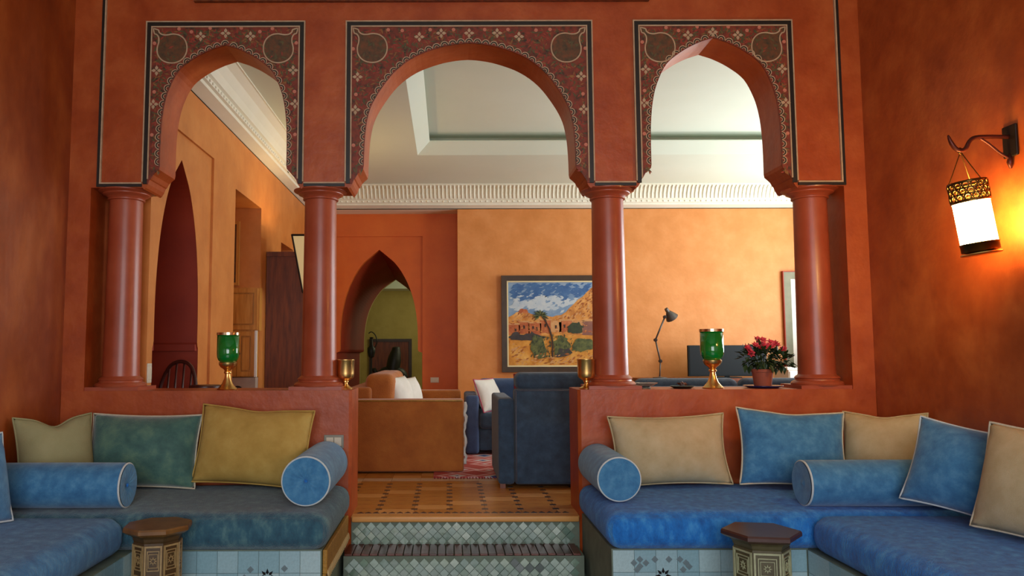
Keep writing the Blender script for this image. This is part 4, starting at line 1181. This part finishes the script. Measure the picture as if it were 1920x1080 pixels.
dabs('sand_strokes', 'paint_sand_dark', 90, lambda a, b: b < .14 or (b < .26 and a < .16), .03, .4, 18)
trunk = [(.31, .60), (.34, .54), (.38, .44), (.405, .33), (.41, .20), (.405, .10)]
art([(a, b) for a, b in trunk] + [(a+.014, b) for a, b in reversed(trunk)], 'paint_trunk', 19, 'painted_palm_trunk', .002)
for k in range(13):
    a = PI*(-.25+1.5*k/12); L_ = .085
    c = (.305, .60)
    tip = (c[0]+L_*.95*math.cos(a), c[1]+L_*.9*math.sin(a)-.012)
    n_ = (-.010*math.sin(a), .010*math.cos(a))
    art([c, ((c[0]+tip[0])/2+n_[0], (c[1]+tip[1])/2+n_[1]+.006), tip, ((c[0]+tip[0])/2-n_[0], (c[1]+tip[1])/2-n_[1]+.006)], 'paint_green_dark' if k % 2 else 'paint_green', 20, 'painted_frond', .004, 2)

t = thing('framed_picture', 'picture in a sage green frame at the far right of the back wall', 'picture', (5.02, YB, 1.72))
pf(-.335, .335, -.705, .705, .10, -.05, -.002, G()).out('frame', 'frame_sage', t)
G().box(-.238, .238, -.02, -.004, -.608, .608).out('mat_board', 'lamp_white', t)
pf(-.345, -.330+.66+.015, -.715, .715, .012, -.056, -.002, G()).out('outer_edge', 'tadelakt_maroon', t)
for (x, z, w_, h, m) in ((-.08, .33, .12, .30, 'seam_grey'), (-.10, -.05, .10, .36, 'paint_house'), (-.05, -.40, .16, .18, 'paint_sand'), (.08, .05, .12, .6, 'paint_house_light')):
    G().box(x-w_/2, x+w_/2, -.0215, -.018, z-h/2, z+h/2).out('printed_block', m, t)

# ---------------------------------------------------------------- sideboard, television, lamp, white cabinet
t = thing('sideboard', 'low dark sideboard under the television', 'sideboard', (3.35, 5.45, UP))
G().box(-.85, .85, -.24, .24, .06, .62).out('body', 'dark_wood', t)
G().box(-.87, .87, -.26, .26, .62, .65).out('top', 'dark_wood', t)
for x in (-.56, 0, .56):
    d = G().box(x-.26, x+.26, -.255, -.24, .09, .60).out('door', 'dark_wood', t)
    G().lathe([(.001, -.01), (.012, -.008), (.012, .008), (.001, .01)], 10).out('knob', 'brass', d, loc=(x+.2, -.262, .36), rot=(PI/2, 0, 0))
for x in (-.8, .8):
    for y in (-.2, .2): G().box(x-.03, x+.03, y-.03, y+.03, 0, .06).out('leg', 'dark_wood', t)
t = thing('television', 'black flat television behind the green goblet', 'television', (3.70, 5.48, UP+.65))
G().rbox(-.52, .52, -.02, .03, .02, .43, .008, nx=2).out('casing', 'screen_black', t)
G().box(-.50, .50, -.024, -.018, .04, .41).out('screen', 'screen_black', t)
G().box(-.16, .16, -.09, .09, 0, .012).box(-.03, .03, 0, .03, .01, .06).out('stand', 'screen_black', t)
t = thing('desk_lamp', 'articulated grey desk lamp against the peach wall', 'lamp', (2.755, 5.30, UP+.65))
autosmooth(G().lathe([(.0, 0), (.09, 0), (.09, .014), (.02, .022), (.012, .03), (.0, .03)], 28, closed=False).out('base', 'grey_plastic', t))
J = [(0, 0, .02), (.012, 0, .225), (-.045, 0, .50), (.085, 0, .80)]
for a, b, r_ in ((0, 1, .009), (1, 2, .011), (2, 3, .011)):
    G().tube([J[a], J[b]], r_, 8).out('arm', 'grey_plastic', t, smooth=True)
for j in (1, 2, 3): G().lathe([(.0, -.022), (.022, -.02), (.022, .02), (.0, .022)], 14, closed=False).out('joint', 'iron_dark', t, loc=J[j], rot=(PI/2, 0, 0))
h = autosmooth(G().lathe([(.0, .10), (.030, .098), (.034, .05), (.030, .03), (.045, .02), (.085, -.055), (.108, -.105), (.104, -.105), (.08, -.055), (.04, .012), (.0, .02)], 28, closed=False).out('shade', 'grey_plastic', t, loc=(.14, 0, .85), rot=(R(20), R(-38), 0)))
h.scale = (.78, .78, .78)
G().lathe([(.0, -.095), (.060, -.09), (.098, -.098)], 20, closed=False).out('reflector', 'lamp_white', h)
t = thing('white_cabinet', 'white cabinet below the sage framed picture', 'cabinet', (4.78, 5.40, UP))
G().box(-.40, .40, -.22, .22, .04, .76).out('body', 'lamp_white', t)
G().box(-.42, .42, -.24, .24, .76, .79).out('top', 'lamp_white', t)
for x in (-.2, .2):
    d = G().rbox(x-.19, x+.19, -.236, -.218, .06, .74, .006, nx=1).out('door', 'lamp_white', t)
    G().lathe([(.001, -.01), (.012, -.008), (.012, .008), (.001, .01)], 10).out('knob', 'brass', d, loc=(x-math.copysign(.15, x), -.245, .42), rot=(PI/2, 0, 0))
G().box(-.38, .38, -.2, .2, 0, .04).out('plinth', 'dark_wood', t)

# ---------------------------------------------------------------- left side: wardrobe, floor lamp, pine cabinet, chair
t = thing('wardrobe', 'tall dark wooden wardrobe against the orange wall', 'wardrobe', (XI+.22, 4.02, UP))
G().box(-.215, .205, -.50, .50, .0, 2.04).out('body', 'dark_wood', t)
G().box(-.215, .22, -.515, .515, 2.04, 2.09).out('cornice', 'dark_wood', t)
for y in (-.25, .25):
    d = G().rbox(.205, .228, y-.24, y+.24, .08, 1.98, .006, nx=1).out('door', 'dark_wood', t)
    G().lathe([(.001, -.012), (.014, -.008), (.014, .008), (.001, .012)], 10).out('knob', 'brass', d, loc=(.236, y-math.copysign(.18, y), 1.0), rot=(0, PI/2, 0))
G().box(.19, .207, -.512, -.495, 0, 2.04).out('corner_bead', 'chair_wood', t)

t = thing('floor_lamp', 'floor lamp with inverted tapered cream shade behind the second column', 'lamp', (-1.425, 3.36, UP))
autosmooth(G().lathe([(.0, 0), (.14, 0), (.14, .015), (.03, .03), (.014, .05), (.014, 1.62), (.0, 1.62)], 24, closed=False).out('pole', 'iron_dark', t))
zb_, zt_, rb_, rt_ = 1.63, 2.22, .10, .20
def sq(r_, z): return [(-r_, -r_, z), (r_, -r_, z), (r_, r_, z), (-r_, r_, z)]
shd = G().add(sq(rb_, zb_)+sq(rt_, zt_)+sq(rb_-.006, zb_)+sq(rt_-.006, zt_), [(0, 1, 5, 4), (1, 2, 6, 5), (2, 3, 7, 6), (3, 0, 4, 7), (8, 12, 13, 9), (9, 13, 14, 10), (10, 14, 15, 11), (11, 15, 12, 8), (0, 8, 9, 1), (1, 9, 10, 2), (2, 10, 11, 3), (3, 11, 8, 0), (4, 5, 13, 12), (5, 6, 14, 13), (6, 7, 15, 14), (7, 4, 12, 15)]).out('shade', 'parchment', t)
g = G()
lo, hi = sq(rb_, zb_), sq(rt_, zt_)
for q in range(4):
    g.tube([lo[q], hi[q]], .010, 6).tube([lo[q], lo[(q+1) % 4]], .010, 6).tube([hi[q], hi[(q+1) % 4]], .012, 6)
g.out('shade_edging', 'iron_dark', shd)
lp = bpy.data.lights.new('floor_lamp_bulb', 'POINT'); lp.energy = 14; lp.color = (1, .72, .40); lp.shadow_soft_size = .06
lo_ = bpy.data.objects.new('floor_lamp_bulb', lp); link(lo_, t); lo_.location = (0, 0, 2.12)
G().lathe([(.0, 2.0), (.03, 2.01), (.034, 2.04), (.02, 2.08), (.0, 2.085)], 14, closed=False).out('bulb', 'lamp_white', t, smooth=True)

NX, NY = XI-.62, 3.262
NF = UP+.45
t = thing('pine_cabinet', 'small pine cabinet with panelled doors in the orange niche', 'cabinet', (XI-.28, NY+.02, NF))
zA, zB = 1.07-NF, 1.545-NF; zC = 1.99-NF
G().box(-.30, .275, -.13, -.02, zA, zB).out('lower_case', 'pine_wood', t)
G().box(-.30, .305, -.13, -.02, zB, zC).out('upper_case', 'pine_wood', t)
def pdoor(x0, x1, z0, z1, knob):
    d = G().plate([(x0, z0), (x1, z0), (x1, z1), (x0, z1)], [[(x0+.035, z0+.045), (x1-.035, z0+.045), (x1-.035, z1-.045), (x0+.035, z1-.045)]], -.152, -.13).out('door', 'pine_wood', t)
    G().box(x0+.05, x1-.05, -.146, -.13, z0+.06, z1-.06).out('door_panel', 'pine_wood', d)
    if knob: G().lathe([(.001, -.014), (.013, -.008), (.013, .008), (.001, .012)], 10).out('knob', 'dark_wood', d, loc=(knob, -.16, (z0+z1)/2), rot=(PI/2, 0, 0))
pdoor(-.10, .085, zA+.01, zB-.01, .065); pdoor(.09, .265, zA+.01, zB-.01, .11); pdoor(-.295, -.105, zA+.01, zB-.01, None)
pdoor(-.16, .29, zB+.01, zC-.01, None)
G().box(.268, .290, -.16, -.135, zA, zB).out('white_edge', 'lamp_white', t)
G().box(-.30, .275, -.13, -.02, 0, zA-.006).out('plinth', 'counter_grey', t)
t = thing('dish_stack', 'dark dishes in front of the pine cabinet plinth', 'dishes', (XI-.22, NY-.36, NF+.10))
for k, (x, r_) in enumerate(((-.10, .035), (.0, .045), (.10, .06))):
    G().lathe([(.0, -.01), (r_*.6, -.008), (r_, .012), (r_*.96, .014), (r_*.55, -.002), (.0, -.003)], 20, closed=False).out('dish', 'iron_dark', t, smooth=True, loc=(x, 0, r_-.0), rot=(R(75), 0, R(10*k-10)))
G().box(-.2, .2, -.06, .06, -.10, 0.0).out('dish_tray', 'counter_grey', t)
t = thing('niche_picture', 'narrow framed picture inside the orange niche', 'picture', (XI-.33, NY, 2.36))
pf(-.11, .11, -.34, .34, .03, -.03, -.002, G()).out('frame', 'pine_wood', t)
G().box(-.082, .082, -.012, -.003, -.312, .312).out('print', 'medallion_paint', t)

def hoop_chair(loc, rz, label):
    t = thing('hoop_back_chair', label, 'chair', loc, rz)
    G().rbox(-.20, .20, -.20, .20, .43, .46, .014, nx=2).out('seat', 'chair_wood', t, smooth=True)
    for sx in (-1, 1):
        for sy in (-1, 1): G().tube([(sx*.15, sy*.15, .44), (sx*.19, sy*.19, 0)], [.018, .013], 8).out('leg', 'chair_wood', t, smooth=True)
    hoop = [(-.19, .17, .45), (-.195, .20, .62), (-.18, .225, .78), (-.11, .24, .90), (0, .245, .935), (.11, .24, .90), (.18, .225, .78), (.195, .20, .62), (.19, .17, .45)]
    G().tube(catmull(hoop, 4), .014, 8).out('hoop', 'chair_wood', t, smooth=True)
    for x, zt in ((-.12, .885), (-.04, .925), (.04, .925), (.12, .885)):
        G().tube([(x*.8, .18, .45), (x, .225, .70), (x, .24, zt)], .008, 6).out('spindle', 'chair_wood', t, smooth=True)
    return t
hoop_chair((-2.11, .74, UP), R(-30), 'dark hoop back chair standing in the pointed doorway')
t = thing('round_table', 'small dark round table beside the hoop back chair', 'table', (-1.70, .62, UP))
autosmooth(G().lathe([(.0, .745), (.095, .745), (.11, .752), (.11, .768), (.10, .775), (.0, .775)], 32, closed=False).out('table_top', 'chair_wood', t))
autosmooth(G().lathe([(.0, 0), (.12, 0), (.11, .02), (.03, .05), (.02, .2), (.035, .4), (.02, .6), (.05, .745), (.0, .745)], 24, closed=False).out('pedestal', 'chair_wood', t))

# ---------------------------------------------------------------- far room behind the passage
t = thing('bronze_urn_stand', 'dark ewer on a tall slim stand beyond the pointed passage', 'ornament', (-1.36, 8.9, UP))
autosmooth(G().lathe([(.0, 0), (.10, 0), (.09, .03), (.02, .06), (.016, .9), (.05, .92), (.07, 1.0), (.07, 1.07), (.03, 1.12), (.024, 1.24), (.04, 1.26), (.0, 1.27)], 20, closed=False).out('stand', 'dark_bronze', t))
G().tube(catmull([(.06, 0, 1.08), (.10, 0, 1.18), (.07, 0, 1.30), (.0, 0, 1.36), (-.05, 0, 1.33)], 4), .010, 6).out('handle', 'dark_bronze', t, smooth=True)
t = thing('far_picture', 'large brown picture on the olive wall beyond the passage', 'picture', (-1.22, 11.6, 1.10))
pf(-.45, .45, -.50, .50, .06, -.04, -.002, G()).out('frame', 'frame_brown', t)
G().box(-.40, .40, -.02, -.004, -.45, .45).out('canvas', 'dark_wood', t)
t = thing('bronze_figure', 'dark bronze horse and rider shape beyond the pointed passage', 'ornament', (-1.02, 9.6, UP))
G().box(-.34, .34, -.2, .2, 0, .34).out('pedestal', 'dark_bronze', t)
body = [(-.30, 0, .50), (-.16, 0, .62), (.0, 0, .62), (.14, 0, .60), (.22, 0, .50)]
g = G().tube(catmull(body, 4), [.07+.05*math.sin(PI*i/16) for i in range(17)], 10)
g.tube(catmull([(-.02, 0, .62), (.02, 0, .85), (.05, 0, 1.02), (.05, 0, 1.10)], 4), [.12, .13, .13, .13, .13, .12, .11, .10, .09, .08, .08, .07, .05], 10)
g.tube([(-.28, 0, .55), (-.36, 0, .68), (-.42, 0, .66)], [.05, .045, .03], 8)
for x in (-.24, -.14, .10, .18): g.tube([(x, 0, .50), (x, 0, .33)], [.045, .03], 8)
g.out('cast_body', 'dark_bronze', t, smooth=True)
